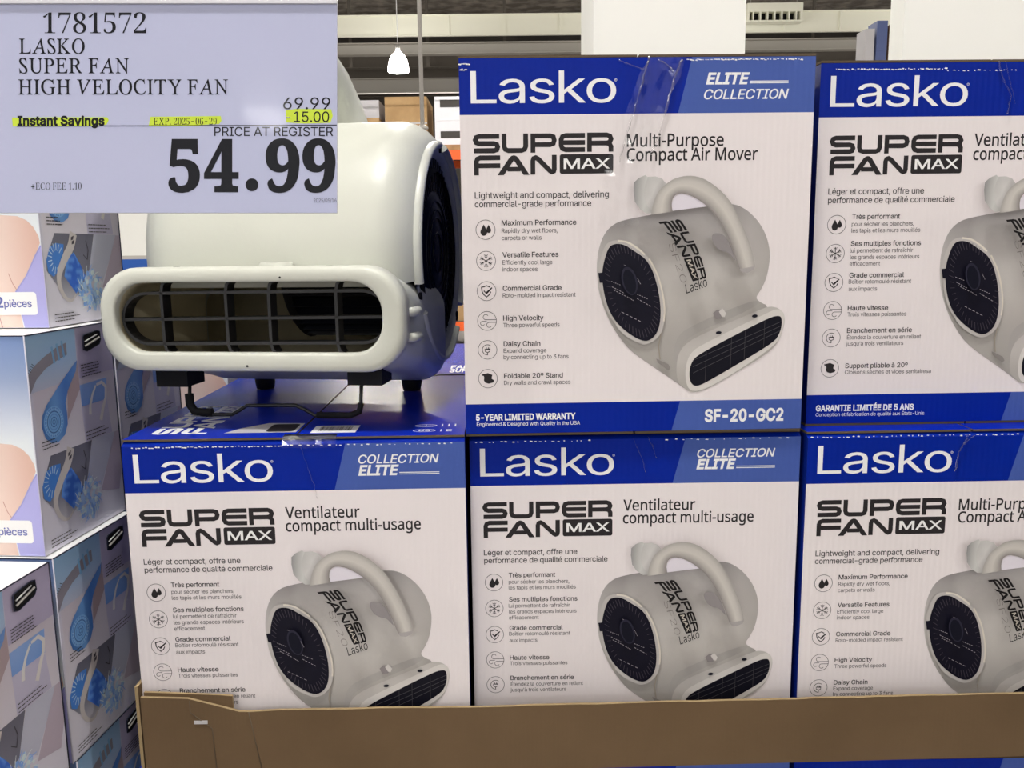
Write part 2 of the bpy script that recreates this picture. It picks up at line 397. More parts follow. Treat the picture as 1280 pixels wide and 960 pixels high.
 0,103,425,2,44,207,-151,168,-148,134,-140,82,-110,51,-69,101,-41,122,-66,154,-88,207,-97,249,-92,282,-75,304,-47,311,-6,311,68,306,68,287,41,252,16,227,8,195,5,152,10,113,27,80,53,55,90,39,136,34,191,39,246,55,293,80,332,112,361,152,378,196,384,228,382,253,373,288,346,308,319,313,319,313,379,372,379,372,-9,367,-54,350,-90,324,-117,291,-136,251,-147,24,205,59,237,63,264,75,285,95,300,121,309,154,312,193,309,231,300,264,285,291,264,312,237,325,205,330,172,325,145,312,124,290,109,262,99,229,96,193,99,155,109,123,124,96,145,76,172,63,
 0,104,410,1,29,114,227,114,0,53,0,53,509,114,509,114,287,102,287,124,332,152,362,187,379,227,384,264,380,295,369,321,349,341,321,353,285,357,240,357,0,296,0,296,235,290,275,273,304,246,323,210,329,184,326,161,317,141,303,126,283,117,257,
 0,105,167,2,4,53,0,53,379,114,379,114,0,16,84,443,67,446,54,455,44,468,41,483,44,499,54,512,67,521,84,524,100,521,114,512,123,499,126,483,123,468,114,455,100,446,
 0,106,167,2,16,53,379,114,379,114,-30,111,-63,102,-90,86,-113,65,-129,37,-139,4,-143,-10,-143,-10,-87,2,-87,25,-83,40,-72,50,-54,53,-29,16,83,443,67,446,53,455,44,468,41,483,44,499,53,512,67,521,83,524,100,521,114,512,123,499,126,483,123,468,114,455,100,446,
 0,107,381,3,7,110,137,110,212,121,212,284,379,360,379,184,199,177,199,4,53,0,53,509,114,509,114,0,4,294,0,148,186,191,229,372,0,
 0,108,189,1,15,139,-2,101,3,74,20,58,47,53,84,53,509,114,509,114,99,120,62,130,54,146,52,160,53,170,54,181,3,162,-1,
 0,109,610,1,48,53,0,53,379,112,379,112,295,108,295,118,323,132,346,172,376,219,386,257,380,287,361,309,331,321,295,312,295,322,321,337,343,381,375,437,386,468,383,497,372,522,354,541,328,553,296,557,255,557,0,496,0,496,254,490,289,473,313,447,326,419,330,395,328,374,320,345,290,335,247,335,0,274,0,274,260,269,288,253,311,229,326,199,330,158,320,140,307,126,289,117,266,114,238,114,0,
 0,110,410,1,29,114,227,114,0,53,0,53,379,112,379,112,287,102,287,124,332,152,362,187,379,227,384,264,380,295,369,321,349,341,321,353,285,357,240,357,0,296,0,296,235,290,275,273,304,246,323,210,329,184,326,161,317,141,303,126,283,117,257,
 0,111,415,2,24,207,-8,159,-2,117,16,82,46,56,85,40,133,34,187,40,243,56,291,82,330,117,360,159,378,207,384,256,378,299,360,333,330,359,291,376,243,381,187,376,133,359,85,333,46,299,16,256,-2,24,207,46,242,51,270,66,292,89,307,117,316,151,319,187,316,224,307,258,292,287,270,310,242,325,207,330,173,325,145,310,124,287,108,258,99,224,96,187,99,151,108,117,124,89,145,66,173,51,
 0,112,424,2,27,53,-143,53,379,112,379,112,319,118,319,137,346,171,373,197,381,229,384,274,378,313,361,345,332,370,293,385,245,390,189,385,133,370,84,346,45,313,16,274,-2,229,-8,198,-5,173,4,138,31,118,59,114,59,114,-143,24,220,47,253,51,279,66,301,88,316,117,325,151,328,189,325,227,316,261,301,290,280,311,253,325,220,330,188,325,161,312,140,291,125,263,116,229,113,189,116,150,125,115,140,86,162,65,188,51,
 0,113,424,2,27,372,-143,311,-143,311,59,306,59,287,31,252,4,227,-5,195,-8,151,-2,111,16,79,45,55,84,39,133,34,189,39,245,55,293,79,332,112,361,151,378,196,384,228,381,253,373,287,346,307,319,313,319,313,379,372,379,24,205,47,236,51,263,65,284,86,299,115,309,150,312,189,309,229,300,263,284,291,263,312,237,325,205,330,172,325,145,311,124,290,108,261,99,227,96,189,99,151,109,117,124,88,145,66,172,51,
 0,114,259,1,21,53,0,53,379,112,379,112,321,115,321,130,347,152,367,181,380,213,385,229,384,243,384,243,322,230,324,207,326,182,323,159,315,140,301,126,284,117,262,114,237,114,0,
 0,115,365,1,58,182,-8,145,-5,112,3,84,18,62,38,45,63,36,94,94,107,105,79,124,60,150,49,181,45,217,50,244,62,262,81,268,103,265,121,254,136,237,147,212,155,149,170,104,186,72,208,53,237,47,274,51,305,65,332,87,354,115,370,149,381,187,384,223,381,254,372,279,358,299,339,324,290,268,277,258,298,243,316,219,328,187,333,156,329,131,317,114,299,109,277,112,258,124,243,172,223,229,209,275,194,306,171,325,142,331,107,326,75,312,47,290,24,260,6,223,-5,
 0,116,227,2,4,204,379,204,327,6,327,6,379,16,65,471,126,471,126,98,128,76,136,61,150,53,170,50,185,51,202,54,213,2,192,-3,168,-4,125,2,92,21,72,52,65,93,
 0,117,410,1,29,182,-5,146,-1,115,11,89,31,69,59,57,95,53,139,53,379,114,379,114,144,119,105,137,75,164,56,200,50,226,53,249,62,268,77,283,97,293,122,296,153,296,379,357,379,357,0,298,0,298,92,307,92,286,47,257,17,222,0,
 0,118,389,1,12,163,0,17,379,84,379,165,155,187,87,206,21,184,21,203,87,224,155,305,379,371,379,226,0,
 0,119,567,1,30,138,0,23,379,87,379,133,214,154,137,175,41,165,41,186,135,206,214,252,379,316,379,362,214,382,136,402,41,391,41,413,135,434,214,480,379,545,379,429,0,368,0,319,172,305,225,291,280,277,338,291,338,277,280,263,225,248,172,199,0,
 0,120,379,1,24,21,0,171,218,171,171,29,379,100,379,147,306,179,253,207,206,175,206,202,253,233,306,282,379,352,379,209,169,209,214,358,0,287,0,231,85,200,136,173,182,205,182,178,136,148,85,91,0,
 0,121,389,1,22,47,-139,61,-86,71,-87,104,-89,130,-74,151,-36,163,-1,17,379,84,379,165,155,187,87,206,21,184,21,202,87,224,155,305,379,371,379,204,-58,177,-107,139,-136,91,-145,65,-143,
 0,122,380,1,12,42,0,42,46,254,320,254,323,48,323,48,379,333,379,333,331,126,60,126,56,339,56,339,0,
 0,174,463,4,32,231,118,192,122,154,134,121,152,91,177,67,206,48,240,37,277,33,317,37,357,48,394,67,428,91,457,121,482,154,500,192,512,231,516,271,512,309,500,343,482,372,457,396,428,415,394,426,357,430,317,426,277,415,240,396,206,372,177,343,152,309,134,271,122,24,231,166,271,171,307,187,338,210,362,241,377,277,382,317,377,357,362,393,338,423,307,447,271,462,231,467,192,462,156,447,125,423,101,393,86,357,81,317,86,277,101,241,125,210,156,187,192,171,4,273,226,228,312,273,312,319,226,19,161,226,161,409,253,409,279,402,302,383,311,350,302,316,278,295,250,287,185,287,185,319,239,319,257,327,267,350,264,364,257,372,239,378,203,378,203,226,
 0,186,335,2,24,167,221,127,225,93,239,64,262,43,291,30,327,26,368,30,410,43,447,64,476,93,498,127,512,167,517,207,512,242,498,270,476,291,447,304,410,309,368,304,327,291,291,270,261,242,239,207,225,20,167,269,193,273,214,283,230,299,241,319,250,368,241,419,230,439,214,455,193,465,167,468,142,465,121,455,105,439,94,419,85,368,94,319,105,299,121,283,142,273,
 0,201,419,2,12,60,0,60,509,372,509,372,452,125,452,125,286,355,286,355,229,125,229,125,57,375,57,375,0,4,191,558,239,659,307,659,241,558,
 0,224,389,3,42,160,-9,126,-5,94,5,68,22,48,45,35,73,30,108,34,138,43,161,58,179,78,193,125,211,178,220,234,227,265,235,273,243,276,255,276,257,267,297,240,322,196,331,149,322,118,301,100,274,41,291,57,322,79,346,104,364,133,375,194,384,239,379,286,360,306,343,322,320,333,290,337,251,337,0,277,0,277,52,272,52,252,25,215,1,18,170,45,202,49,228,59,248,74,263,93,272,115,276,138,276,190,259,182,231,176,200,171,175,168,134,159,103,139,95,124,92,105,102,72,130,52,4,165,429,99,529,168,529,215,429,
 0,232,404,2,53,212,-8,161,-2,117,16,82,46,56,85,40,132,34,187,39,242,55,290,81,329,115,359,157,378,205,384,266,374,294,361,319,341,341,315,357,282,368,242,371,194,371,169,75,169,75,221,338,221,310,202,307,237,298,269,283,294,263,314,237,326,205,330,173,326,146,313,125,294,109,270,99,241,96,211,96,178,100,139,110,106,128,80,151,61,179,50,212,46,254,53,285,73,306,105,365,91,353,63,335,39,311,19,283,4,249,-5,4,180,429,114,529,182,529,230,429,
 0,233,404,2,53,212,-8,161,-2,117,16,82,46,56,85,40,132,34,187,39,242,55,290,81,329,115,359,157,378,205,384,266,374,294,361,319,341,341,315,357,282,368,242,371,194,371,169,75,169,75,221,338,221,310,202,307,237,298,269,283,294,263,314,237,326,205,330,173,326,146,313,125,294,109,270,99,241,96,211,96,178,100,139,110,106,128,80,151,61,179,50,212,46,254,53,285,73,306,105,365,91,353,63,335,39,311,19,283,4,249,-5,4,177,429,225,529,293,529,227,429,
 0,238,167,2,4,53,0,53,379,114,379,114,0,9,34,435,-26,435,-26,438,54,529,112,529,193,438,193,435,132,435,83,495,
 1,45,216,1,4,27,154,27,206,189,206,189,154,
 1,65,429,2,8,0,0,187,482,242,482,428,0,366,0,308,148,118,148,61,0,8,138,202,290,202,236,347,230,367,221,396,214,419,203,378,193,347,
 1,67,424,1,41,261,-7,215,-3,174,7,139,24,109,46,85,75,65,109,52,149,44,192,41,240,44,287,53,330,67,368,88,403,114,431,146,455,183,472,225,483,271,486,320,483,364,474,404,458,379,407,330,425,271,433,223,427,182,410,149,381,124,343,110,296,105,240,109,184,123,137,146,98,178,69,219,52,270,46,330,52,385,65,385,13,329,-2,
 1,77,609,1,20,65,0,65,480,154,480,302,87,305,87,455,480,544,480,544,0,484,0,484,295,486,364,489,420,486,420,326,0,277,0,119,420,116,420,120,364,121,291,121,0,
 1,80,406,2,20,65,0,65,480,192,480,249,475,295,463,329,443,353,415,367,380,372,338,370,313,364,288,354,264,340,243,320,224,294,208,263,196,225,189,181,187,126,187,126,0,15,126,238,174,238,216,241,250,248,276,261,295,279,306,304,310,336,306,364,296,387,280,405,257,418,225,425,187,428,126,428,
 1,86,403,1,11,171,0,0,480,63,480,171,172,189,117,201,67,214,117,232,173,339,480,403,480,232,0,
 1,97,377,2,41,144,-7,114,-4,86,5,63,19,45,40,34,67,31,100,36,133,50,161,73,183,106,200,150,210,203,215,265,217,265,238,262,265,256,286,245,301,230,311,212,316,190,318,136,310,89,291,71,335,126,357,193,366,233,363,266,353,291,337,308,314,319,283,322,245,322,0,279,0,268,51,265,51,249,33,233,19,216,7,196,0,173,-5,20,158,41,187,44,212,52,234,66,251,86,261,112,264,144,264,176,211,174,171,170,140,163,118,152,103,138,95,121,92,99,94,81,100,66,110,55,124,47,140,43,
 1,99,322,1,37,201,-7,171,-5,143,2,117,13,93,28,74,48,58,73,46,103,39,138,37,178,39,220,47,256,59,286,76,311,96,332,119,347,146,358,174,365,206,367,259,361,300,347,282,298,244,310,204,315,145,300,110,254,98,179,101,139,110,105,124,79,144,60,170,48,201,44,253,50,294,65,294,13,254,-2,
 1,101,379,2,40,210,-7,177,-4,147,3,120,14,96,30,75,51,59,76,47,106,39,140,37,177,39,215,46,249,57,279,72,305,90,326,112,344,138,357,166,364,196,367,226,364,252,358,276,347,296,331,313,312,327,290,337,264,343,235,345,204,345,169,98,169,102,131,113,100,129,76,152,58,180,47,213,44,274,50,328,69,328,17,274,-1,13,99,216,283,216,280,244,273,269,262,290,245,306,223,315,195,318,169,315,147,306,129,291,114,271,105,245,
 1,103,413,2,48,195,-161,145,-159,102,-151,65,-138,65,-84,103,-100,148,-109,198,-112,227,-109,251,-100,271,-85,286,-65,295,-40,298,-11,298,3,298,27,300,48,297,48,268,17,231,-1,185,-7,142,-1,106,15,76,42,54,79,41,125,37,179,41,233,54,278,76,316,106,344,142,361,185,367,208,365,229,361,249,353,267,343,283,329,298,312,301,312,309,360,356,360,356,-6,352,-53,338,-92,317,-122,286,-144,245,-157,25,194,42,227,45,253,55,273,71,287,94,295,126,298,165,298,179,295,224,287,259,273,285,252,303,226,313,193,317,165,313,142,301,123,281,109,254,101,220,98,179,101,138,109,104,123,77,141,57,165,46,
 1,105,173,2,16,87,420,62,429,57,436,54,446,52,457,54,469,57,479,62,486,87,495,111,486,117,479,120,469,122,457,120,446,117,436,111,429,4,57,0,57,360,116,360,116,0,
 1,108,173,1,4,57,0,57,510,116,510,116,0,
 1,109,628,1,52,57,0,57,360,105,360,113,311,117,311,129,328,144,342,162,353,182,361,202,365,223,367,273,360,310,340,333,306,336,306,350,325,366,340,386,352,407,360,429,365,452,367,489,363,520,353,543,335,560,310,570,277,574,234,574,0,515,0,515,232,507,279,483,308,442,317,410,314,385,304,367,287,355,264,347,234,345,199,345,0,286,0,286,232,278,279,253,308,212,317,180,313,155,302,137,283,125,258,118,226,116,187,116,0,
 1,110,415,1,30,57,0,57,360,105,360,113,311,117,311,130,328,146,342,165,353,186,361,208,365,230,367,270,363,302,353,328,335,346,310,357,277,361,234,361,0,302,0,302,230,293,278,266,307,222,317,186,313,158,302,139,283,126,258,119,226,116,187,116,0,
 1,111,406,2,30,202,-7,172,-4,143,3,117,15,94,32,75,53,58,79,46,109,39,143,37,181,42,236,57,282,82,318,116,345,156,361,204,367,236,364,264,357,290,345,314,328,333,307,349,282,361,252,368,218,370,181,365,126,350,79,325,42,291,15,250,-1,24,203,42,237,46,263,59,283,80,298,107,306,141,309,181,306,220,298,253,283,281,263,301,236,313,203,317,169,313,143,301,123,281,109,253,101,220,98,181,101,141,109,107,123,80,143,59,170,46,
 1,112,413,2,31,57,-161,57,360,105,360,113,311,116,311,128,326,142,339,158,351,178,360,201,365,228,367,270,362,305,346,335,320,358,284,372,238,376,181,372,124,358,78,335,41,305,14,269,-1,228,-7,202,-5,179,0,159,9,116,46,112,46,115,17,116,-13,116,-161,26,219,42,240,44,258,50,273,60,286,74,296,90,305,110,315,181,312,220,304,253,291,280,272,301,248,313,218,317,185,314,159,303,140,286,127,262,119,231,116,192,116,181,119,140,126,106,138,78,157,58,184,46,
 1,114,277,1,26,57,0,57,360,105,360,112,294,115,294,128,313,143,330,160,345,179,357,201,364,225,367,247,366,267,363,260,308,241,312,221,313,203,311,186,306,169,298,154,286,141,272,131,256,123,236,118,215,116,192,116,0,
 1,115,322,1,50,148,-7,83,-1,35,16,35,70,87,50,149,41,176,43,198,47,214,55,225,66,232,79,234,94,227,118,200,140,146,164,86,191,48,223,40,237,36,253,34,271,38,299,51,323,72,342,99,356,132,364,169,367,231,360,284,343,264,296,216,312,165,318,143,317,124,313,110,307,99,298,93,287,91,275,99,249,129,229,183,206,242,180,279,147,286,133,290,118,291,99,287,67,274,41,253,20,224,5,189,-4,
 1,116,242,1,29,167,-7,115,3,100,11,87,22,77,37,68,55,63,78,62,105,62,314,11,314,11,343,62,366,86,443,121,443,121,360,225,360,225,314,121,314,121,106,123,86,128,70,137,57,148,49,162,43,177,42,205,44,228,49,228,4,201,-4,
 1,117,415,1,30,184,-7,144,-3,111,7,86,25,68,49,57,83,53,124,53,360,113,360,113,128,122,81,148,52,193,42,229,46,256,57,276,76,289,102,296,134,299,173,299,360,358,360,358,0,310,0,301,48,298,48,285,31,269,17,250,6,229,-1,207,-5,
 1,118,341,1,14,136,0,0,360,63,360,140,148,151,115,162,80,169,52,171,52,179,81,190,116,201,148,278,360,341,360,204,0,
 2,65,545,2,44,26,0,25,13,47,15,65,24,82,37,95,56,168,182,335,475,348,475,448,58,451,47,457,37,463,30,470,24,480,19,491,16,503,14,518,13,520,0,332,0,331,13,336,13,351,14,363,16,371,20,377,26,380,34,380,46,378,60,374,78,355,158,200,158,185,150,151,90,141,71,135,56,133,44,133,36,135,29,138,24,143,20,149,17,186,13,186,0,3,203,183,349,183,307,367,
 2,67,470,1,87,279,-10,250,-9,223,-4,196,3,171,13,147,25,125,41,104,58,85,78,69,101,54,125,43,151,34,179,29,203,26,227,25,252,27,276,32,299,39,322,48,344,59,365,72,384,86,402,102,419,119,433,148,451,179,464,212,472,247,475,268,474,291,470,316,465,343,457,362,453,369,454,374,458,379,463,381,470,395,470,405,332,391,332,389,343,386,353,378,376,367,395,354,413,340,427,323,438,304,446,283,451,260,453,240,451,221,447,202,440,185,430,169,418,154,404,141,388,129,370,120,350,113,328,107,305,104,281,102,255,103,229,108,202,114,175,126,140,142,109,160,83,181,60,206,42,232,29,260,21,289,19,331,24,369,40,401,66,428,103,445,91,430,67,414,46,396,29,377,15,356,4,333,-4,307,-9,
 2,69,459,1,74,35,0,35,13,37,13,52,14,65,16,73,20,80,25,85,33,88,43,90,57,91,73,88,385,85,419,82,427,78,433,72,439,66,443,25,451,25,465,380,465,388,364,377,364,376,367,356,414,349,421,342,427,332,432,321,436,255,442,198,442,169,439,158,426,155,396,156,260,213,260,236,261,255,264,270,269,282,275,289,284,295,296,298,309,300,326,313,326,311,161,299,161,294,187,280,220,257,234,217,237,157,237,158,83,159,62,161,47,163,41,167,36,171,31,177,28,215,24,261,24,284,24,306,26,324,29,341,34,356,40,369,48,381,57,391,67,400,80,408,94,414,110,420,128,434,128,420,0,
 2,70,393,1,59,35,0,35,13,38,13,71,18,86,36,91,73,88,385,85,419,82,427,78,433,72,439,66,443,25,451,25,465,358,465,368,355,355,355,354,361,352,367,345,387,337,403,328,415,317,425,304,432,289,437,271,440,251,441,198,441,163,435,157,418,158,373,159,258,197,258,251,264,279,284,292,325,306,325,308,156,294,156,291,173,287,190,283,202,278,212,272,220,265,226,257,230,245,233,231,234,213,235,160,235,163,69,163,56,166,44,169,36,173,29,180,23,186,19,232,12,234,0,
 2,71,537,1,95,305,-10,272,-9,241,-4,212,3,183,13,157,26,131,42,109,60,89,80,71,102,56,127,44,153,34,181,28,205,25,230,25,254,27,278,31,302,38,325,47,346,57,367,70,386,84,404,101,420,117,435,147,452,179,465,214,472,252,475,276,474,299,471,322,466,344,459,380,446,399,442,420,448,430,469,441,469,450,327,438,327,426,355,410,380,391,402,369,420,346,434,320,444,292,451,262,453,233,450,206,443,182,430,160,413,143,391,128,366,117,338,109,306,105,272,105,239,108,206,115,173,128,137,144,105,164,77,188,53,214,35,244,21,275,13,309,11,326,12,341,15,356,19,369,26,380,34,387,43,391,53,393,64,391,158,390,173,389,185,385,193,382,199,375,204,368,208,320,214,319,227,512,227,512,214,475,208,462,188,460,171,460,146,463,35,429,15,391,1,349,-7,
 2,72,531,1,83,35,0,35,13,37,13,70,18,86,36,91,73,88,385,85,419,82,427,78,433,72,439,66,443,25,451,25,465,210,465,211,451,208,451,194,451,183,448,173,445,166,439,161,432,157,421,155,407,155,390,156,285,157,271,165,262,182,259,354,259,369,262,374,274,372,385,369,419,367,427,362,433,357,439,350,443,309,451,309,465,495,465,495,451,489,451,476,451,465,448,456,444,449,439,445,431,441,421,440,408,439,392,443,80,443,60,446,45,449,37,452,31,458,25,464,21,505,13,506,0,320,0,320,13,322,13,355,18,371,36,375,73,374,212,374,217,372,222,365,232,347,234,176,234,161,231,156,220,158,80,158,60,161,45,164,37,167,31,173,25,179,21,220,13,221,0,
 2,73,248,1,33,35,0,35,13,38,13,71,18,86,36,91,73,88,385,85,419,82,427,78,433,72,439,66,443,25,451,25,465,212,465,213,451,208,451,194,451,183,448,175,444,168,439,163,431,160,421,158,408,157,392,160,80,164,45,167,37,170,31,176,25,182,21,223,13,223,0,
 2,75,529,1,78,35,0,35,13,37,13,70,18,86,36,91,73,88,385,85,419,82,427,78,433,72,439,66,443,25,451,25,465,209,465,209,451,203,451,191,451,180,449,171,446,166,441,160,435,158,425,156,412,155,396,157,265,157,261,157,256,164,250,171,253,298,385,311,400,319,413,323,425,324,434,320,441,311,447,299,450,283,451,279,451,278,465,441,465,440,452,437,452,423,450,409,446,396,438,382,426,307,354,219,264,405,69,456,27,466,21,479,16,491,14,503,13,504,0,305,0,305,13,309,13,341,18,345,21,347,26,347,31,346,37,336,55,315,79,174,228,163,233,157,224,158,75,161,46,165,37,169,30,174,24,181,20,227,13,227,0,
 2,76,460,1,47,36,0,35,13,38,13,53,14,65,16,74,20,81,26,86,33,89,43,91,56,92,73,88,385,88,405,86,419,83,427,79,433,73,439,67,443,26,451,25,465,210,465,209,452,195,451,183,449,175,445,168,440,163,432,159,422,158,409,157,393,159,92,160,64,162,51,164,43,168,37,173,32,178,29,218,24,265,24,349,33,362,38,376,45,386,54,396,65,422,132,435,132,428,0,
 2,78,501,1,51,410,-11,120,373,121,84,122,60,125,43,128,35,132,29,137,24,143,20,187,13,187,0,35,0,35,13,50,14,62,16,71,20,79,25,84,33,88,43,90,56,91,73,90,393,90,401,88,408,86,416,81,423,74,431,68,438,59,444,50,448,40,450,30,451,25,451,25,465,122,465,392,108,390,381,390,405,387,422,384,430,379,436,375,441,368,445,324,451,323,465,476,465,476,451,443,447,425,429,420,392,423,-11,
 2,79,502,2,52,261,-10,234,-9,208,-5,183,2,160,11,138,22,118,36,99,52,82,70,67,90,54,112,43,136,34,162,30,185,27,207,25,230,26,253,29,275,34,296,40,317,48,338,58,357,70,376,82,393,96,409,112,423,128,436,145,447,163,457,183,465,204,470,224,474,245,475,273,473,298,469,323,463,345,453,367,441,388,427,405,411,422,393,437,373,450,351,460,327,468,302,477,227,465,152,434,85,389,32,361,14,331,1,298,-7,41,256,10,273,11,289,15,303,21,318,29,330,39,342,51,353,65,363,80,391,153,398,240,384,331,375,360,364,384,349,406,334,423,316,437,296,447,275,453,252,455,234,453,217,449,201,443,186,434,172,422,159,408,147,392,136,374,128,355,120,333,114,310,109,286,105,211,117,137,127,108,139,83,154,61,171,43,190,29,210,18,233,12,
 2,80,407,2,47,35,0,35,13,38,13,53,14,65,16,73,20,80,25,85,32,88,42,90,56,91,73,88,385,85,419,82,427,78,434,72,439,66,443,25,451,25,465,207,465,271,458,320,439,356,406,377,361,381,341,382,323,379,305,374,289,365,274,354,261,340,250,322,240,303,232,280,227,256,223,228,222,166,222,157,214,158,64,160,55,161,46,165,37,169,30,175,24,182,20,230,13,230,0,22,195,242,226,244,252,251,274,261,290,275,301,292,306,313,306,337,300,364,294,383,285,400,274,414,262,425,248,434,230,440,211,443,190,445,163,438,156,405,157,263,158,253,166,244,
 2,82,512,2,54,35,0,35,13,38,13,53,14,64,17,74,21,81,27,86,34,89,45,91,57,91,73,88,385,85,420,81,428,78,434,72,439,66,443,25,451,25,465,221,465,255,463,285,458,312,450,336,438,354,424,370,406,383,387,391,364,395,320,380,284,346,256,293,235,396,85,441,31,452,23,462,18,473,15,484,13,487,13,487,0,383,0,227,228,212,228,181,229,157,231,158,89,162,46,166,37,170,30,175,24,181,20,219,13,227,13,227,0,18,202,250,234,252,262,257,284,267,300,280,313,297,318,316,319,339,315,363,300,398,275,423,241,438,197,443,171,440,160,427,156,398,157,253,178,251,
 2,83,336,1,104,195,-9,173,-8,149,-5,123,2,95,10,85,13,78,13,70,12,63,8,59,1,57,-8,45,-8,26,146,38,146,49,115,63,88,78,65,96,46,116,30,137,19,159,13,183,11,195,12,206,14,216,18,226,23,233,30,239,38,245,47,248,57,250,68,251,79,249,92,247,105,229,139,199,174,167,201,130,232,60,297,50,311,42,325,35,339,30,353,26,370,25,386,26,401,30,416,35,429,43,440,53,450,65,459,78,466,93,471,111,474,130,475,162,473,192,466,216,459,226,457,234,458,240,461,245,466,247,473,260,473,277,336,266,336,256,364,246,387,233,407,218,424,202,437,184,446,166,451,146,453,130,452,116,448,104,442,95,433,89,421,87,408,87,393,90,376,93,366,99,356,106,345,115,334,160,291,199,259,241,224,264,203,281,179,296,154,306,126,310,107,311,89,310,73,306,57,299,42,291,29,280,18,267,8,252,1,235,-5,216,-8,
 2,84,447,1,46,130,0,128,13,134,13,172,19,190,41,194,89,192,417,191,429,189,434,185,438,178,440,170,441,152,441,86,432,75,427,66,420,58,413,52,404,41,352,26,353,25,465,412,465,422,350,409,350,407,361,404,371,398,389,391,404,383,416,372,425,360,432,345,437,326,440,304,441,276,441,264,437,261,423,262,93,266,43,269,35,274,28,280,23,287,19,333,13,341,13,341,0,
 2,85,513,1,80,286,-10,253,-8,223,-2,194,9,168,24,145,42,128,63,113,86,104,113,97,181,94,388,92,420,88,428,84,435,79,440,72,444,26,452,25,465,221,465,223,452,216,452,201,451,189,448,179,443,172,436,168,426,164,414,162,399,162,381,164,193,172,109,178,90,188,73,200,58,214,46,231,36,250,29,270,24,293,23,310,24,328,27,343,31,356,38,368,46,379,55,386,67,393,79,397,96,400,118,402,147,403,181,401,355,395,412,392,422,387,431,382,438,375,443,331,452,329,465,486,465,488,452,478,452,461,450,448,444,440,434,434,420,431,396,431,357,434,163,433,133,431,106,426,82,420,62,411,44,400,29,388,16,372,7,354,-1,335,-6,311,-9,
 2,86,526,1,44,197,-10,100,395,97,409,91,422,85,431,78,439,70,444,59,448,47,451,33,451,27,451,25,465,211,465,211,453,206,453,192,452,180,449,172,445,166,439,163,431,164,419,165,405,169,387,237,95,394,375,404,394,410,409,413,421,413,430,410,436,407,441,402,445,396,447,360,451,358,465,501,465,501,451,499,451,490,450,482,447,473,442,467,434,434,384,212,-10,
 2,88,519,1,69,28,0,29,11,49,16,69,26,87,42,106,64,225,230,140,371,105,421,74,444,30,452,25,452,25,465,230,465,231,451,220,451,201,450,190,445,184,437,184,425,202,388,271,279,349,382,360,398,366,412,370,423,369,433,364,441,355,447,341,451,324,452,316,452,316,465,477,465,476,452,475,452,464,451,454,448,445,443,436,436,396,392,287,251,383,90,417,40,445,20,488,13,494,13,494,0,285,0,283,13,296,13,329,18,334,21,337,26,337,32,336,40,330,57,320,75,244,199,164,90,153,74,147,59,144,46,144,35,151,25,163,18,181,13,206,11,205,0,
 2,89,519,1,48,185,0,186,12,227,18,246,34,249,66,248,201,140,366,102,418,67,444,25,451,25,465,226,465,226,451,186,445,182,441,179,437,179,430,180,423,186,409,195,393,296,235,370,358,392,400,396,427,394,433,390,438,384,442,378,445,359,449,334,451,334,465,494,465,494,450,484,449,476,446,468,441,460,433,423,383,315,205,316,66,316,53,319,40,322,32,326,26,332,21,340,17,392,12,391,0,
 2,48,375,2,48,188,-7,159,-5,133,1,110,11,91,24,74,41,60,61,48,84,39,111,32,140,27,171,24,205,23,241,24,277,27,311,32,342,39,371,48,397,60,420,74,439,91,456,110,469,133,479,159,484,189,486,217,484,242,479,264,469,283,456,300,439,314,419,326,397,336,370,343,341,348,310,352,277,353,240,352,204,348,171,343,139,336,110,326,84,314,61,300,41,283,24,263,11,241,1,216,-5,32,188,37,205,40,219,50,230,67,237,91,242,120,246,155,248,195,248,240,248,286,246,326,242,360,237,390,230,413,219,429,206,439,189,443,172,439,157,429,147,413,139,390,134,360,130,326,128,286,127,240,128,195,130,155,134,120,139,91,147,67,157,50,171,40,
 2,49,375,1,34,65,0,65,36,120,36,128,36,135,38,141,41,146,45,154,79,154,416,108,365,98,357,87,351,77,347,67,346,59,347,52,349,46,353,40,359,35,367,31,375,29,385,28,396,74,412,132,447,179,482,254,482,254,79,261,47,265,42,271,38,279,36,288,36,343,36,343,0,
 2,50,375,1,67,24,0,24,69,123,171,187,245,218,307,226,371,225,389,223,405,218,417,212,427,205,435,196,441,185,444,174,445,158,443,145,438,134,429,126,416,120,400,116,380,113,356,112,329,94,330,77,333,63,338,50,344,40,353,32,365,28,379,26,396,27,407,30,419,35,430,43,441,52,450,63,459,77,467,92,474,109,479,129,483,150,485,174,486,209,484,240,479,267,469,288,456,306,440,318,421,325,399,328,375,319,329,291,281,238,220,154,138,87,74,244,74,254,75,263,77,272,81,279,86,286,93,292,101,296,110,300,120,305,141,345,141,341,0,
 2,53,375,1,75,165,-7,141,-6,119,-4,100,0,84,5,70,11,58,18,48,26,40,35,34,45,30,54,28,64,27,75,28,86,31,95,35,103,42,109,50,114,59,118,69,120,81,121,88,83,111,52,120,47,130,43,141,41,154,40,195,50,204,56,212,63,219,72,226,83,231,96,234,111,236,128,237,148,236,171,231,192,224,209,213,223,200,233,184,241,166,246,146,247,103,243,71,235,40,247,62,480,316,480,319,357,281,357,275,380,267,399,244,406,105,406,94,281,126,288,168,291,205,289,238,282,267,271,293,256,313,235,328,211,337,181,340,148,339,127,336,108,331,90,324,75,316,61,306,48,295,37,282,27,226,1,
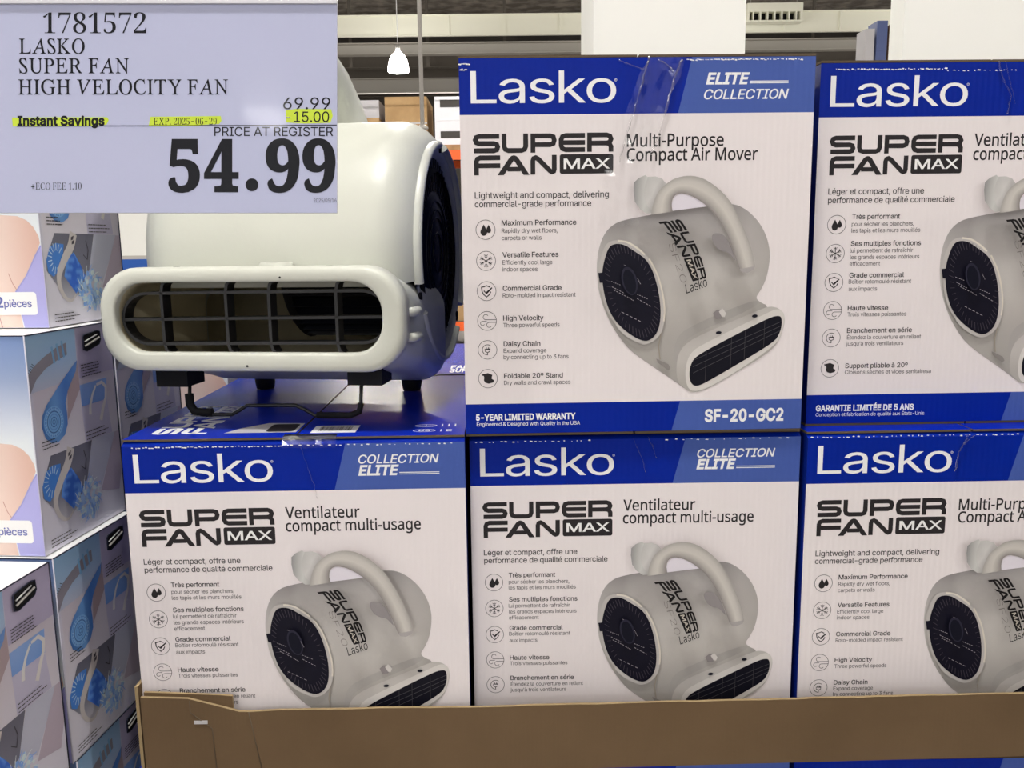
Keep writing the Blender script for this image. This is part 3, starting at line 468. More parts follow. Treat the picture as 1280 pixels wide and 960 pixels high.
 2,54,375,2,80,197,-7,173,-5,150,-1,129,7,109,18,92,32,76,49,62,69,51,93,42,120,35,151,32,184,30,222,31,249,33,275,37,301,42,325,49,349,57,370,66,391,77,409,90,426,104,441,120,455,137,466,156,475,176,481,198,485,222,486,242,486,261,484,277,480,291,476,303,470,313,464,322,457,329,449,334,440,338,431,340,422,340,412,339,402,336,393,330,384,322,376,312,369,298,364,280,361,260,360,256,400,243,434,238,439,232,443,224,446,216,447,197,444,180,435,165,421,152,401,142,375,134,345,128,309,125,269,161,286,218,294,247,292,273,285,295,274,315,258,331,237,343,214,350,186,352,155,349,121,342,90,330,62,313,38,291,19,264,5,233,-4,26,199,38,211,39,222,44,231,53,239,64,246,79,251,98,254,121,255,148,254,174,250,196,245,214,238,228,229,239,219,247,206,252,193,253,154,243,125,221,127,176,131,138,137,106,147,81,158,62,170,48,184,40,
 2,55,375,1,13,111,0,289,406,113,406,97,404,86,398,78,387,74,372,70,338,30,338,33,480,353,480,353,447,168,0,
 2,56,375,3,69,183,-7,157,-6,132,-2,111,3,91,11,74,20,60,31,48,44,38,57,30,72,25,88,21,105,20,122,22,143,27,162,35,178,47,193,62,206,79,219,98,231,119,242,100,255,83,267,69,281,57,296,48,311,41,327,37,345,36,364,37,380,39,395,44,409,50,423,59,437,70,449,83,459,99,469,118,476,140,482,164,485,191,486,225,484,254,478,278,468,299,453,314,435,325,415,332,393,334,369,333,350,328,333,321,318,310,305,244,260,272,245,296,230,315,215,330,199,341,183,349,166,354,147,355,127,352,97,344,71,330,48,310,29,285,13,256,2,222,-5,27,203,283,214,290,224,298,232,307,239,317,244,328,247,340,249,354,250,370,243,407,222,436,215,441,206,444,197,447,187,447,174,446,163,442,153,435,145,426,139,414,134,402,131,388,130,372,131,356,135,341,141,329,149,318,29,187,32,203,33,218,37,230,45,241,55,250,68,257,82,261,98,262,116,260,131,256,146,249,159,239,170,225,181,208,192,188,204,164,216,126,178,119,166,115,152,112,137,111,120,112,101,116,84,123,69,132,56,143,45,156,38,170,33,
 2,57,375,2,73,152,-7,133,-6,116,-4,101,0,88,4,77,10,67,17,59,25,53,33,42,69,50,94,75,107,81,93,87,80,95,67,103,56,114,47,126,41,140,37,156,36,194,48,223,84,242,145,251,230,212,198,200,192,186,188,171,186,155,185,128,187,103,194,80,205,60,220,44,240,33,264,26,292,24,324,25,347,28,369,34,390,42,409,52,426,64,441,79,454,95,466,113,475,133,481,154,485,177,486,201,485,223,480,244,473,264,463,282,449,298,433,311,413,323,390,333,363,340,332,344,298,345,261,334,157,328,133,321,111,311,91,301,72,288,54,274,39,258,25,241,14,222,5,200,-2,177,-5,25,184,233,195,234,206,236,215,240,224,245,251,278,249,318,245,352,239,380,231,403,221,420,209,432,196,439,181,441,168,439,156,434,145,425,137,413,130,397,125,377,122,354,121,328,125,286,137,257,156,239,
 3,53,375,1,103,165,-7,148,-6,133,-5,119,-4,106,-1,95,1,84,5,74,9,66,14,58,18,51,24,45,29,40,35,36,41,33,48,30,54,28,61,27,68,27,75,27,82,29,89,31,95,33,101,37,105,42,109,47,113,53,116,59,118,66,120,73,121,81,121,88,83,111,52,117,49,123,46,130,43,137,42,146,41,154,40,195,50,201,54,207,58,212,63,217,69,222,76,226,83,229,92,232,101,234,111,236,122,237,135,237,148,236,164,234,178,231,192,226,203,221,214,213,223,205,230,195,236,184,241,173,244,160,246,146,247,103,243,71,235,40,247,62,480,316,480,319,357,281,357,275,380,267,399,244,406,105,406,94,281,126,288,168,291,193,290,216,287,238,282,258,276,276,267,293,256,307,243,319,228,328,211,335,192,339,171,340,148,339,134,338,120,336,108,333,96,329,85,324,75,319,65,312,56,306,48,299,40,291,33,282,27,226,1,
 3,52,375,2,29,121,0,121,36,140,36,179,44,184,47,188,52,191,58,193,65,194,74,195,84,195,125,9,125,9,166,199,480,293,480,293,169,363,169,363,125,293,125,293,84,293,74,295,65,297,58,300,52,304,47,309,44,348,36,357,36,357,0,9,56,169,195,169,195,287,196,351,199,416,189,394,174,366,158,338,146,319,
 3,57,375,2,107,152,-7,139,-6,127,-5,116,-4,106,-2,96,1,88,4,80,8,73,12,67,17,62,22,57,27,53,33,42,69,50,94,75,107,79,98,83,88,87,80,92,71,97,64,103,56,110,50,118,45,126,41,135,38,145,36,156,36,183,41,205,57,223,84,237,122,246,171,251,230,212,198,204,194,195,191,186,188,176,186,166,185,155,185,136,186,119,189,103,194,87,201,73,209,60,220,49,233,40,248,33,264,28,282,25,302,24,324,24,339,26,355,28,369,32,383,36,396,42,409,49,420,56,431,64,441,74,450,84,458,95,466,107,472,120,477,133,481,147,484,162,486,177,486,193,486,209,484,223,480,238,476,251,470,264,463,276,454,287,444,298,433,307,420,316,405,323,390,330,372,335,353,340,332,343,310,345,286,345,261,334,157,331,141,326,126,321,111,315,97,308,84,301,72,292,60,284,49,274,39,264,30,253,21,241,14,228,8,215,3,200,-2,185,-4,169,-6,37,184,233,192,233,199,234,206,236,212,239,219,242,224,245,251,278,250,305,248,330,245,352,242,372,237,388,231,403,224,414,217,424,209,432,201,437,191,440,181,441,172,440,164,438,156,434,149,429,142,421,137,413,132,402,128,391,125,377,123,362,121,346,121,328,123,299,128,275,137,257,149,244,165,236,
]
FONT = {'I': {}, 'N': {}, 'R': {}, 'S': {}}
def read_glyphs():
    p = 0
    while p < len(GLYPHS):
        k, ch, adv, nl = GLYPHS[p:p + 4]
        p += 4
        L = []
        for _l in range(nl):
            q = GLYPHS[p]
            p += 1
            L.append([(GLYPHS[p + 2 * i], GLYPHS[p + 2 * i + 1]) for i in range(q)])
            p += 2 * q
        FONT['INRS'[k]][chr(ch)] = (adv, L)
read_glyphs()

CAP = {k: max(p[1] for l in FONT[k][c][1] for p in l) for k, c in (('I', 'L'), ('N', 'M'), ('R', 'L'), ('S', '4'))}
SPACING = {'I': -22, 'N': -8, 'R': 0, 'S': 0}

def fatten(loops, w):
    """moves every contour outwards by w (holes shrink)"""
    if not w:
        return loops
    big = max(loops, key=lambda l: abs(area(l)))
    sgn = 1 if area(big) > 0 else -1
    out = []
    for l in loops:
        n = len(l)
        r = []
        for i in range(n):
            a, b, c = Vector(l[i - 1]), Vector(l[i]), Vector(l[(i + 1) % n])
            d1, d2 = (b - a), (c - b)
            if d1.length < 1e-6 or d2.length < 1e-6:
                r.append((b.x, b.y))
                continue
            n1 = Vector((d1.y, -d1.x)).normalized() * sgn
            n2 = Vector((d2.y, -d2.x)).normalized() * sgn
            m = n1 + n2
            if m.length < 0.3:
                m = n1
            else:
                m = m * (1.0 / max(0.35, m.length_squared / 2))
            r.append((b.x + m.x * w, b.y + m.y * w))
        out.append(r)
    return out

def area(l):
    return sum(l[i - 1][0] * l[i][1] - l[i][0] * l[i - 1][1] for i in range(len(l))) / 2

GC = {}
def glyph(font, ch, w):
    k = (font, ch, w)
    if k not in GC:
        f = FONT[font] if ch in FONT[font] else FONT['I']
        adv, L = f[ch]
        if font == 'R' and ch.isdigit():
            w -= 14                           # the figures are cut from a heavier face
        GC[k] = (adv + w, fill(fatten(L, w), eps=1e-3) if L else ([], []))
    return GC[k]

def text2d(s, font='I', weight=0, slant=0.0, space=0, word=0):
    """-> (points, triangles, width) in em/1000"""
    x = 0
    P, T = [], []
    for ch in s:
        if ch == ' ':
            x += 0.36 * CAP[font] + word
            continue
        adv, (p, t) = glyph(font, ch, weight)
        k = len(P)
        P += [(x + a + slant * b, b) for a, b in p]
        T += [tuple(i + k for i in f) for f in t]
        x += adv + space
    return P, T, x

def text_fit(s, x0, x1, y, font='I', weight=0, slant=0.0, size=None, space=0):
    """text whose ink runs from x0 to x1 on the baseline y; size = capital height (None: natural)"""
    P, T, w = text2d(s, font, weight, slant, space + SPACING[font])
    a = min(p[0] for p in P)
    b = max(p[0] for p in P)
    kx = (x1 - x0) / (b - a)
    ky = kx if size is None else size / CAP[font]
    return [(x0 + (p[0] - a) * kx, y + p[1] * ky) for p in P], T

class Flat:
    """collects flat print on a plane; to3d maps (x, y, layer height) into the thing's space"""
    def __init__(self, to3d):
        self.mb = MB()
        self.to3d = to3d
    def tris(self, P, T, m, h, cols=None):
        self.mb.add([self.to3d(x, y, h) for x, y in P], T, m, False, cols)
    def text(self, s, x0, x1, y, m, h, **k):
        P, T = text_fit(s, x0, x1, y, **k)
        self.tris(P, T, m, h)
    def poly(self, loops, m, h, nonzero=True):
        if loops and not isinstance(loops[0][0], (tuple, list)):
            loops = [loops]
        P, T = fill(loops, nonzero)
        self.tris(P, T, m, h)
    def shaded(self, loop, fn, m, h, step=None, holes=()):
        """polygon whose printed colour varies: fn(x, y) -> linear colour"""
        xs = [p[0] for p in loop]
        ys = [p[1] for p in loop]
        extra = []
        if step:
            nx = int((max(xs) - min(xs)) / step) + 1
            ny = int((max(ys) - min(ys)) / step) + 1
            for i in range(nx):
                for j in range(ny):
                    q = (min(xs) + (i + 0.37 + 0.3 * (j % 2)) * step, min(ys) + (j + 0.41) * step)
                    if inside(q, loop):
                        extra.append(q)
        P, T = fill([loop] + [list(x) for x in holes], not holes, extra)
        self.tris(P, T, m, h, [fn(x, y) for x, y in P])
    def stroke(self, pts, w, m, h, col=None, closed=False):
        ws = w if isinstance(w, (list, tuple)) else [w] * len(pts)
        n = len(pts)
        V = [Vector(p) for p in pts]
        L, Rr = [], []
        for i in range(n):
            a = V[i - 1] if (i > 0 or closed) else V[i]
            b = V[(i + 1) % n] if (i < n - 1 or closed) else V[i]
            t = (b - a)
            t = t.normalized() if t.length > 0 else Vector((1, 0))
            nn = Vector((-t.y, t.x))
            if 0 < i < n - 1 or closed:
                d = (V[i] - a).normalized()
                c = max(0.5, nn.dot(Vector((-d.y, d.x))))
                nn = nn / c
            L.append(V[i] + nn * ws[i] / 2)
            Rr.append(V[i] - nn * ws[i] / 2)
        P = [(p.x, p.y) for p in L + Rr]
        T = [(n + i, n + (i + 1) % n, (i + 1) % n, i) for i in range(n if closed else n - 1)]
        self.tris(P, T, m, h, [col] * len(P) if col else None)
    def ring(self, cx, cy, r, w, m, h, n=36, col=None, ry=None):
        ry = ry or r
        self.stroke([(cx + r * math.cos(2 * math.pi * i / n), cy + ry * math.sin(2 * math.pi * i / n)) for i in range(n)], w, m, h, col, True)

def inside(q, l):
    c = False
    for i in range(len(l)):
        x0, y0 = l[i - 1]
        x1, y1 = l[i]
        if (y0 > q[1]) != (y1 > q[1]) and q[0] < x0 + (q[1] - y0) / (y1 - y0) * (x1 - x0):
            c = not c
    return c

def ellipse(cx, cy, rx, ry, rot=0.0, n=40):
    c, s = math.cos(rot), math.sin(rot)
    return [(cx + rx * math.cos(t) * c - ry * math.sin(t) * s, cy + rx * math.cos(t) * s + ry * math.sin(t) * c) for t in [2 * math.pi * i / n for i in range(n)]]

def smooth_loop(l, it=2):
    for _ in range(it):
        r = []
        for i in range(len(l)):
            a, b = l[i], l[(i + 1) % len(l)]
            r.append((a[0] * 0.75 + b[0] * 0.25, a[1] * 0.75 + b[1] * 0.25))
            r.append((a[0] * 0.25 + b[0] * 0.75, a[1] * 0.25 + b[1] * 0.75))
        l = r
    return l

def smooth_line(l, n=5):
    out = []
    for i in range(len(l) - 1):
        p0, p1, p2, p3 = l[max(0, i - 1)], l[i], l[i + 1], l[min(len(l) - 1, i + 2)]
        for k in range(n):
            t = k / n
            out.append(tuple(0.5 * (2 * p1[j] + (p2[j] - p0[j]) * t + (2 * p0[j] - 5 * p1[j] + 4 * p2[j] - p3[j]) * t * t + (3 * p1[j] - p0[j] - 3 * p2[j] + p3[j]) * t ** 3) for j in (0, 1)))
    return out + [tuple(l[-1])]

def rrect(x0, x1, y0, y1, r, n=6):
    out = []
    for cx, cy, a0 in ((x1 - r, y1 - r, 0), (x0 + r, y1 - r, 90), (x0 + r, y0 + r, 180), (x1 - r, y0 + r, 270)):
        for i in range(n + 1):
            a = math.radians(a0 + 90 * i / n)
            out.append((cx + r * math.cos(a), cy + r * math.sin(a)))
    return out

# ------------------------------------------------------------------ the hall
H_CEIL = 8.7
mb = MB(); mb.box(-22, 22, -16, 32, -0.1, 0, 'floor_concrete'); structure('floor', mb)
mb = MB(); mb.box(-22, 22, -16, 32, H_CEIL, H_CEIL + 0.15, 'ceiling_deck'); structure('ceiling', mb)
mb = MB(); mb.box(-22, 22, 32, 32.2, 0, H_CEIL, 'back_wall'); structure('wall_back', mb)
mb = MB(); mb.box(2.3, 3.2, -7.0, 1.6, 0, 2.4, 'shade_block_grey'); structure('shade_block_right', mb)  # added unseen block, shades the surfaces that face right
# joists and beams that run across the hall under the deck
for i, (y, z0, z1, m, fl) in enumerate(((24.0, 6.58, 7.12, 'beam_white', 0.10), (24.9, 6.30, 6.60, 'beam_grey', 0.3), (28.0, 6.55, 6.95, 'beam_dark', 0.3),
                                     (29.0, 5.98, 6.42, 'beam_grey', 0.25), (30.5, 6.1, 7.6, 'beam_dark', 0.2), (14.0, 7.3, 7.8, 'beam_grey', 0.2))):
    mb = MB()
    t = 0.03
    mb.box(-21.9, 21.9, y - 0.01, y + 0.01, z0 + t, z1 - t, m)
    mb.box(-21.9, 21.9, y - fl / 2, y + fl / 2, z0, z0 + t, m)
    mb.box(-21.9, 21.9, y - fl / 2, y + fl / 2, z1 - t, z1, m)
    if i == 0:
        for k in range(-14, 15):
            mb.box(k * 1.47 - 0.03, k * 1.47 + 0.03, y - 0.05, y - 0.012, z0 + t, z1 - t, m)
    o = mb.build('trim_%d' % (i + 1)); o['kind'] = 'structure'
mb = MB()
for k in range(-9, 10):
    mb.box(k * 2.2 - 0.04, k * 2.2 + 0.04, 26.0, 26.05, 6.2, H_CEIL, 'beam_dark')
o = mb.build('trim_7'); o['kind'] = 'structure'

def high_bay(x, y, z, label, glow=True):
    t = thing('high_bay_lamp', label, 'lamp', (x, y, z), 0, 'high bay lamps of the hall')
    m = MB()
    prof = [(0.245, 0.0), (0.25, 0.06), (0.235, 0.18), (0.20, 0.30), (0.14, 0.40), (0.07, 0.46), (0.0, 0.48)]
    m.loft([[(r * math.cos(2 * math.pi * k / 24), r * math.sin(2 * math.pi * k / 24), h) for k in range(24)] for r, h in prof[:-1]], 'lamp_glow', cap1=True)
    m.build('glowing_shade', t)
    m = MB()
    m.tube([(0, 0, 0.46), (0, 0, 0.62)], 0.06, 'lamp_metal')
    m.tube([(0, 0, 0.6), (0, 0, H_CEIL - z)], 0.012, 'lamp_metal', 6)
    m.build('hanger', t)
    l = bpy.data.lights.new('lamp_light', 'AREA')
    l.shape = 'DISK'
    l.size = 0.48
    l.energy = LAMP_W
    l.color = (1.0, 0.98, 0.95)
    lo = bpy.data.objects.new('lamp_light', l)
    COL.objects.link(lo)
    lo.parent = t
    lo.location = (0, 0, -0.01)
LZ = 5.32
ROWS = ('first', 'second', 'third', 'fourth', 'fifth', 'sixth')
k = 0
for y in (-14.0, -7.5, 0.0, 7.0, 15.0, 22.0):
    xs = (-7.0, -0.35, 6.4) if y in (0.0, 7.0) else (-10.1, -2.58, 4.4, 11.6)
    for x in xs:
        if y == 22.0 and x == -2.58:
            lab = 'bright bell lamp hanging from the dark ceiling left of the upper centre box'
        else:
            lab = 'hall lamp out of the picture, %s row from the far wall, %s from the left' % (ROWS[[22.0, 15.0, 7.0, 0.0, -7.5, -14.0].index(y)], ROWS[xs.index(x)])
        high_bay(x, y, LZ, lab)

# broad cream pillars
def pillar(x0, x1, y0, y1, label, blue=0.0):
    t = thing('pillar', label, 'pillar', ((x0 + x1) / 2, y0, 0))
    w = (x1 - x0) / 2
    m = MB(); m.box(-w, w, 0, y1 - y0, blue, H_CEIL, 'pillar_cream'); m.build('shaft', t)
    if blue:
        m = MB(); m.box(-w - 0.004, w + 0.004, -0.004, y1 - y0 + 0.004, 0, blue - 0.02, 'pillar_blue'); m.build('painted_base', t)
        m = MB(); m.box(-w - 0.005, w + 0.005, -0.005, y1 - y0 + 0.005, blue - 0.02, blue, 'rod_grey'); m.build('band', t)
pillar(0.352, 0.955, 3.62, 4.2, 'broad cream pillar rising behind the upper centre fan box')
pillar(1.452, 2.3, 3.32, 3.44, 'broad cream pillar behind the cut-off upper fan box at the right edge')
pillar(-2.33, -1.70, 5.0, 5.5, 'cream pillar with a blue painted base, just left of the display fan', 1.16)

t = thing('hanging_rod', 'thin grey rod with a small round foot hanging above the display fan', 'rod', (-0.555, 6.0, 1.99))
m = MB(); m.tube([(0, 0, 0), (0, 0, H_CEIL - 1.99)], 0.014, 'rod_grey', 8); m.build('rod', t)
m = MB(); m.tube([(0, 0, 0), (0, 0, -0.02), (0, 0, -0.03)], [0.02, 0.04, 0.035], 'rod_grey', 16); m.build('round_foot', t)

t = thing('air_vent', 'pale louvred air vent with dark slots high between the two right pillars', 'vent', (6.98, 23.6, 6.76))
m = MB()
m.box(-0.72, 0.72, 0, 0.3, 0.25, 0.46, 'beam_white'); m.box(-0.72, 0.72, 0, 0.3, 0.0, 0.04, 'beam_white')
m.box(-0.72, -0.66, 0, 0.3, 0.04, 0.25, 'beam_white'); m.box(0.66, 0.72, 0, 0.3, 0.04, 0.25, 'beam_white')
m.build('frame', t)
m = MB(); m.box(-0.66, 0.66, 0.25, 0.29, 0.04, 0.25, 'rubber'); m.build('backing', t)
sm = MB(); sm.box(-0.014, 0.014, 0.0, 0.2, 0.04, 0.25, 'beam_white')
sme = sm.mesh('slat')
for i in range(7):
    link('slat', sme, t, (-0.55 + i * 0.185, 0.02, 0))
m = MB(); m.tube([(-0.6, 0.15, 0.46), (-0.6, 0.15, H_CEIL - 6.76)], 0.012, 'rod_grey', 6); m.build('hanger', t); m = MB(); m.tube([(0.6, 0.15, 0.46), (0.6, 0.15, H_CEIL - 6.76)], 0.012, 'rod_grey', 6); m.build('hanger', t)

# ------------------------------------------------------------------ storage racks far behind
def rack(x0, x1, y0, y1, levels, top, label, group=None):
    t = thing('storage_rack', label, 'rack', ((x0 + x1) / 2, y0, 0))
    w = (x1 - x0) / 2
    d = y1 - y0
    for sx in (-w, w):
        for sy in (0.0, d):
            m = MB(); m.box(sx - 0.04, sx + 0.04, sy, sy + 0.06, 0, top, 'rack_post'); m.build('post', t)
    for z in levels:
        for sy in (-0.02, d):
            m = MB(); m.box(-w + 0.04, w - 0.04, sy, sy + 0.05, z - 0.11, z - 0.005, 'rack_orange'); m.build('beam', t)
        m = MB(); m.box(-w + 0.04, w - 0.04, 0.03, d, z - 0.02, z, 'rack_post'); m.build('deck', t)
    return t
t = rack(-2.10, 0.72, 10.0, 11.1, (0.32, 2.24), 2.9, 'tall storage rack with orange beams seen behind the display fan')
m = MB(); m.tube([(-1.4, -0.03, 2.845), (1.4, -0.03, 2.845)], 0.007, 'rack_wire', 6); m.build('cable', t)

def goods(x0, x1, y0, y1, z0, z1, m1, label, top=None, bands=(), group='cartons on the far rack'):
    t = thing('storage_carton', label, 'carton', ((x0 + x1) / 2, y0, z0), 0, group)
    w, d, h = (x1 - x0) / 2, y1 - y0, z1 - z0
    ht = h * 0.66 if top else h
    m = MB(); m.box(-w, w, 0, d, 0, ht, m1); m.build('body', t)
    if top:
        m = MB(); m.box(-w - 0.002, w + 0.002, -0.002, d, ht, h, top); m.build('wrapped_top', t)
    for a, b in bands:
        m = MB(); m.box(-w * 0.75, w, -0.006, 0.0, h * a, h * b, 'goods_dark'); m.build('printed_band', t)
    m = MB(); m.box(-w, w, -0.003, 0, ht * 0.50, ht * 0.53, 'goods_grey' if m1 == 'goods_brown' else m1); m.build('tape', t)
goods(-1.98, -1.42, 10.12, 10.9, 2.24, 2.80, 'goods_brown', 'brown carton with a grey wrapped top on the far rack', 'goods_grey')
goods(-1.35, -0.88, 10.1, 10.9, 2.24, 2.83, 'goods_brown', 'plain brown carton with a tape line, second on the far rack')
goods(-0.79, -0.30, 10.05, 10.9, 2.30, 2.82, 'goods_white', 'white carton with two dark bands on the far rack', None, ((0.78, 0.93), (0.14, 0.28)))
goods(-0.22, 0.30, 10.1, 10.9, 2.24, 2.78, 'goods_brown', 'brown carton at the right end of the far rack upper level')
m = MB(); m.box(-0.80, -0.29, 10.05, 10.9, 2.24, 2.30, 'pallet_wood')
tag(m.build('slip_board'), 'thin wooden board under the white carton on the far rack', 'board')
for i, (a, b, h, mm_) in enumerate(((-1.95, -1.3, 1.1, 'goods_brown'), (-1.25, -0.72, 1.35, 'goods_tan'), (-0.68, -0.1, 1.2, 'goods_brown'), (-0.05, 0.55, 1.05, 'goods_white'))):
    goods(a, b, 10.1, 10.9, 0.32, 0.32 + h, mm_, ['brown carton at the left of the far rack lower level', 'tan carton on the far rack lower level behind the fan intake',
          'brown carton on the far rack lower level beside the tan one', 'white carton at the right of the far rack lower level'][i])
t = rack(4.60, 6.3, 12.0, 13.0, (0.3, 1.7, 3.3), 3.34, 'tall storage rack with stacked goods in the gap between the pillars')
for i, (a, b, z1, mm_) in enumerate(((4.68, 4.80, 3.95, 'goods_grey'), (4.83, 4.97, 4.05, 'goods_blue'), (5.00, 5.14, 4.0, 'goods_tan'), (5.17, 5.32, 4.12, 'goods_blue'), (5.35, 5.6, 4.1, 'goods_tan'))):
    goods(a + 0.11, b + 0.11, 12.1, 12.4, 3.3, z1, mm_, ['narrow grey pack at the left end of the gap rack', 'narrow blue pack second along the gap rack', 'narrow tan pack third along the gap rack',
          'taller blue pack fourth along the gap rack', 'wide tan pack fifth along the gap rack'][i], None, (), 'packs on the gap rack')

# ------------------------------------------------------------------ the fan cartons
W, H, HD, FT, DEP = 0.400, 0.4235, 0.0602, 0.0357, 0.468
MMS = 0.001
TEXT = {
 'EN': [
    ('Lightweight and compact, delivering', 'I', 16.2, 168.2, 272.2),
    ('commercial-grade performance', 'I', 16.0, 148.2, 262.5),
    ('Maximum Performance', 'M', 46.1, 131.3, 242.0),
    ('Rapidly dry wet floors,', 'I', 46.0, 109.8, 233.5),
    ('carpets or walls', 'I', 45.9, 91.5, 225.5),
    ('Versatile Features', 'M', 46.5, 110.7, 206.0),
    ('Efficiently cool large', 'I', 46.4, 103.7, 197.7),
    ('indoor spaces', 'I', 46.3, 86.7, 190.0),
    ('Commercial Grade', 'M', 46.4, 114.2, 167.9),
    ('Roto-molded impact resistant', 'I', 46.3, 130.4, 160.2),
    ('High Velocity', 'M', 46.4, 93.2, 133.6),
    ('Three powerful speeds', 'I', 46.3, 111.8, 125.8),
    ('Daisy Chain', 'M', 46.5, 89.3, 103.7),
    ('Expand coverage', 'I', 46.4, 96.3, 96.0),
    ('by connecting up to 3 fans', 'I', 46.3, 122.0, 88.5),
    ('Foldable 20º Stand', 'M', 46.5, 115.4, 66.0),
    ('Dry walls and crawl spaces', 'I', 46.4, 124.3, 58.2),
    ('5-YEAR LIMITED WARRANTY', 'B', 12.8, 130.4, 16.2),
    ('Engineered & Designed with Quality in the USA', 'I', 13.6, 135.6, 9.3),
    ('SF-20-GC2', 'B', 283.6, 378.0, 10.3),
    ('Multi-Purpose', 'N', 188.2, 297.9, 327.6),
    ('Compact Air Mover', 'N', 188.3, 337.1, 311.9),
    ('ELITE', 'Bi', 276.2, 325.1, 394.7),
    ('COLLECTION', 'Mi', 274.2, 369.9, 378.4),
    ('Lasko', 'L', 13.7, 175.7, 375.7),],
 'FR': [
    ('Léger et compact, offre une', 'I', 15.9, 130.1, 275.6),
    ('performance de qualité commerciale', 'I', 16.1, 167.4, 265.6),
    ('Très performant', 'M', 45.9, 103.2, 246.9),
    ('pour sécher les planchers,', 'I', 45.8, 120.3, 238.6),
    ('les tapis et les murs mouillés', 'I', 45.7, 128.4, 231.1),
    ('Ses multiples fonctions', 'M', 45.9, 130.3, 215.4),
    ('lui permettent de rafraîchir', 'I', 45.3, 121.2, 207.5),
    ('les grands espaces intérieurs', 'I', 45.7, 129.3, 199.8),
    ('efficacement', 'I', 45.6, 82.4, 192.0),
    ('Grade commercial', 'M', 46.0, 112.2, 177.9),
    ('Boîtier rotomoulé résistant', 'I', 45.5, 121.3, 170.7),
    ('aux impacts', 'I', 45.8, 80.4, 162.1),
    ('Haute vitesse', 'M', 46.0, 95.2, 138.6),
    ('Trois vitesses puissantes', 'I', 46.0, 117.9, 131.4),
    ('Branchement en série', 'M', 46.5, 125.9, 111.5),
    ('Étendez la couverture en reliant', 'I', 46.9, 137.5, 103.6),
    ('Ventilateur', 'N', 186.1, 273.7, 329.8),
    ('compact multi-usage', 'N', 185.9, 345.3, 313.7),
    ('COLLECTION', 'Mi', 274.5, 368.9, 394.9),
    ('ELITE', 'Bi', 273.9, 321.7, 380.8),
    ('Lasko', 'L', 13.2, 174.5, 375.1),
    ("jusqu'à trois ventilateurs", 'I', 46.4, 116.3, 95.9),
    ('Support pliable à 20º', 'M', 46.4, 123.4, 68.5),
    ('Cloisons sèches et vides sanitairesa', 'I', 46.3, 152.5, 61.0),
    ('GARANTIE LIMITÉE DE 5 ANS', 'B', 12.8, 134.1, 15.6),
    ('Conception et fabrication de qualité aux États-Unis', 'I', 12.8, 147.6, 9.0),]}
ICON_Y = {'EN': (237.3, 202.2, 167.7, 133.5, 99.8, 65.9), 'FR': (240.5, 206.7, 172.4, 138.8, 105.6, 68.5)}
STY = {'I': dict(weight=2, size=4.9), 'M': dict(weight=11, size=5.7), 'B': dict(weight=32, size=7.0), 'N': dict(font='N', weight=10, size=13.6), 'Bi': dict(weight=34, slant=0.22, size=11.4),
       'Mi': dict(weight=12, slant=0.22, size=10.2), 'L': dict(weight=0, size=34.4, space=-14)}

# the stacked product logo, in its own units (x to the right, y down)
def arc_path(*p):
    return list(p)
LOGO_STROKES = [
 ([(283, 69), (122, 69), (100, 77), (91, 98), (100, 119), (122, 127), (240, 127), (262, 135), (269, 155), (262, 176), (240, 184), (80, 184)], 39),
 ([(321, 48), (321, 152), (330, 175), (353, 184), (461, 184), (484, 175), (493, 152), (493, 48)], 38),
 ([(551, 203), (551, 68), (690, 68), (714, 77), (722, 104), (714, 130), (690, 139), (570, 139)], 38),
 ([(968, 67), (812, 67), (787, 76), (777, 100), (777, 149), (787, 172), (812, 181), (968, 181)], 38), ([(777, 124), (968, 124)], 37),
 ([(1004, 200), (1004, 65), (1143, 65), (1167, 74), (1177, 98), (1167, 122), (1143, 130), (1020, 130)], 38), ([(1140, 130), (1166, 138), (1177, 160), (1177, 200)], 38),
 ([(97, 382), (97, 270), (106, 250), (128, 241), (288, 241)], 38), ([(97, 305), (288, 305)], 38),
 ([(345, 334), (450, 334)], 36),
 ([(549, 380), (549, 268), (556, 249), (572, 243), (590, 252), (688, 352), (703, 360), (716, 354), (721, 338), (721, 222)], 38)]
def logo(fl, mp, m, m2, h, col=None, col2=None):
    g = Flat(lambda x, y, hh: (x, y, hh))
    for i, (p, w) in enumerate(LOGO_STROKES):
        g.stroke([(x, -y) for x, y in p], w, m, i * 0.04)
    g.poly([(265, -382), (362, -241), (379, -227), (397, -222), (397, -264), (316, -382)][::-1], m, 0.6)
    g.poly([(397, -222), (415, -227), (432, -241), (522, -382), (474, -382), (397, -264)][::-1], m, 0.6)
    g.poly(rrect(765, 1196, -376, -218, 18), m, 0)
    put(fl, g, mp, m, h, col)
    g = Flat(lambda x, y, hh: (x, y, hh))
    P, T = text_fit('MAX', 797, 1170, -335, weight=12, size=80)
    g.tris(P, T, m2, 0)
    put(fl, g, mp, m2, h + 1, col2)
def put(fl, g, mp, m, h, col):
    P = [mp(x, y) for x, y, _ in g.mb.v]
    k = len(fl.mb.v)
    fl.tris(P, g.mb.f, m, h, [col] * len(P) if col else None)
    for i, (x, y, dh) in enumerate(g.mb.v):
        fl.mb.v[k + i] = tuple(fl.to3d(P[i][0], P[i][1], h + dh))

LH = 0.00012                                  # height of one printed layer
def pic_map(X, Y):
    """picture units (x right, y down) -> millimetres on the carton face"""
    a, b = X / 1280.0, Y / 1380.0
    x = (1 - b) * ((1 - a) * 144.5 + a * 381.4) + b * ((1 - a) * 145.0 + a * 391.9)
    y = (1 - b) * ((1 - a) * 304.7 + a * 302.4) + b * ((1 - a) * 47.9 + a * 43.8)
    return x, y

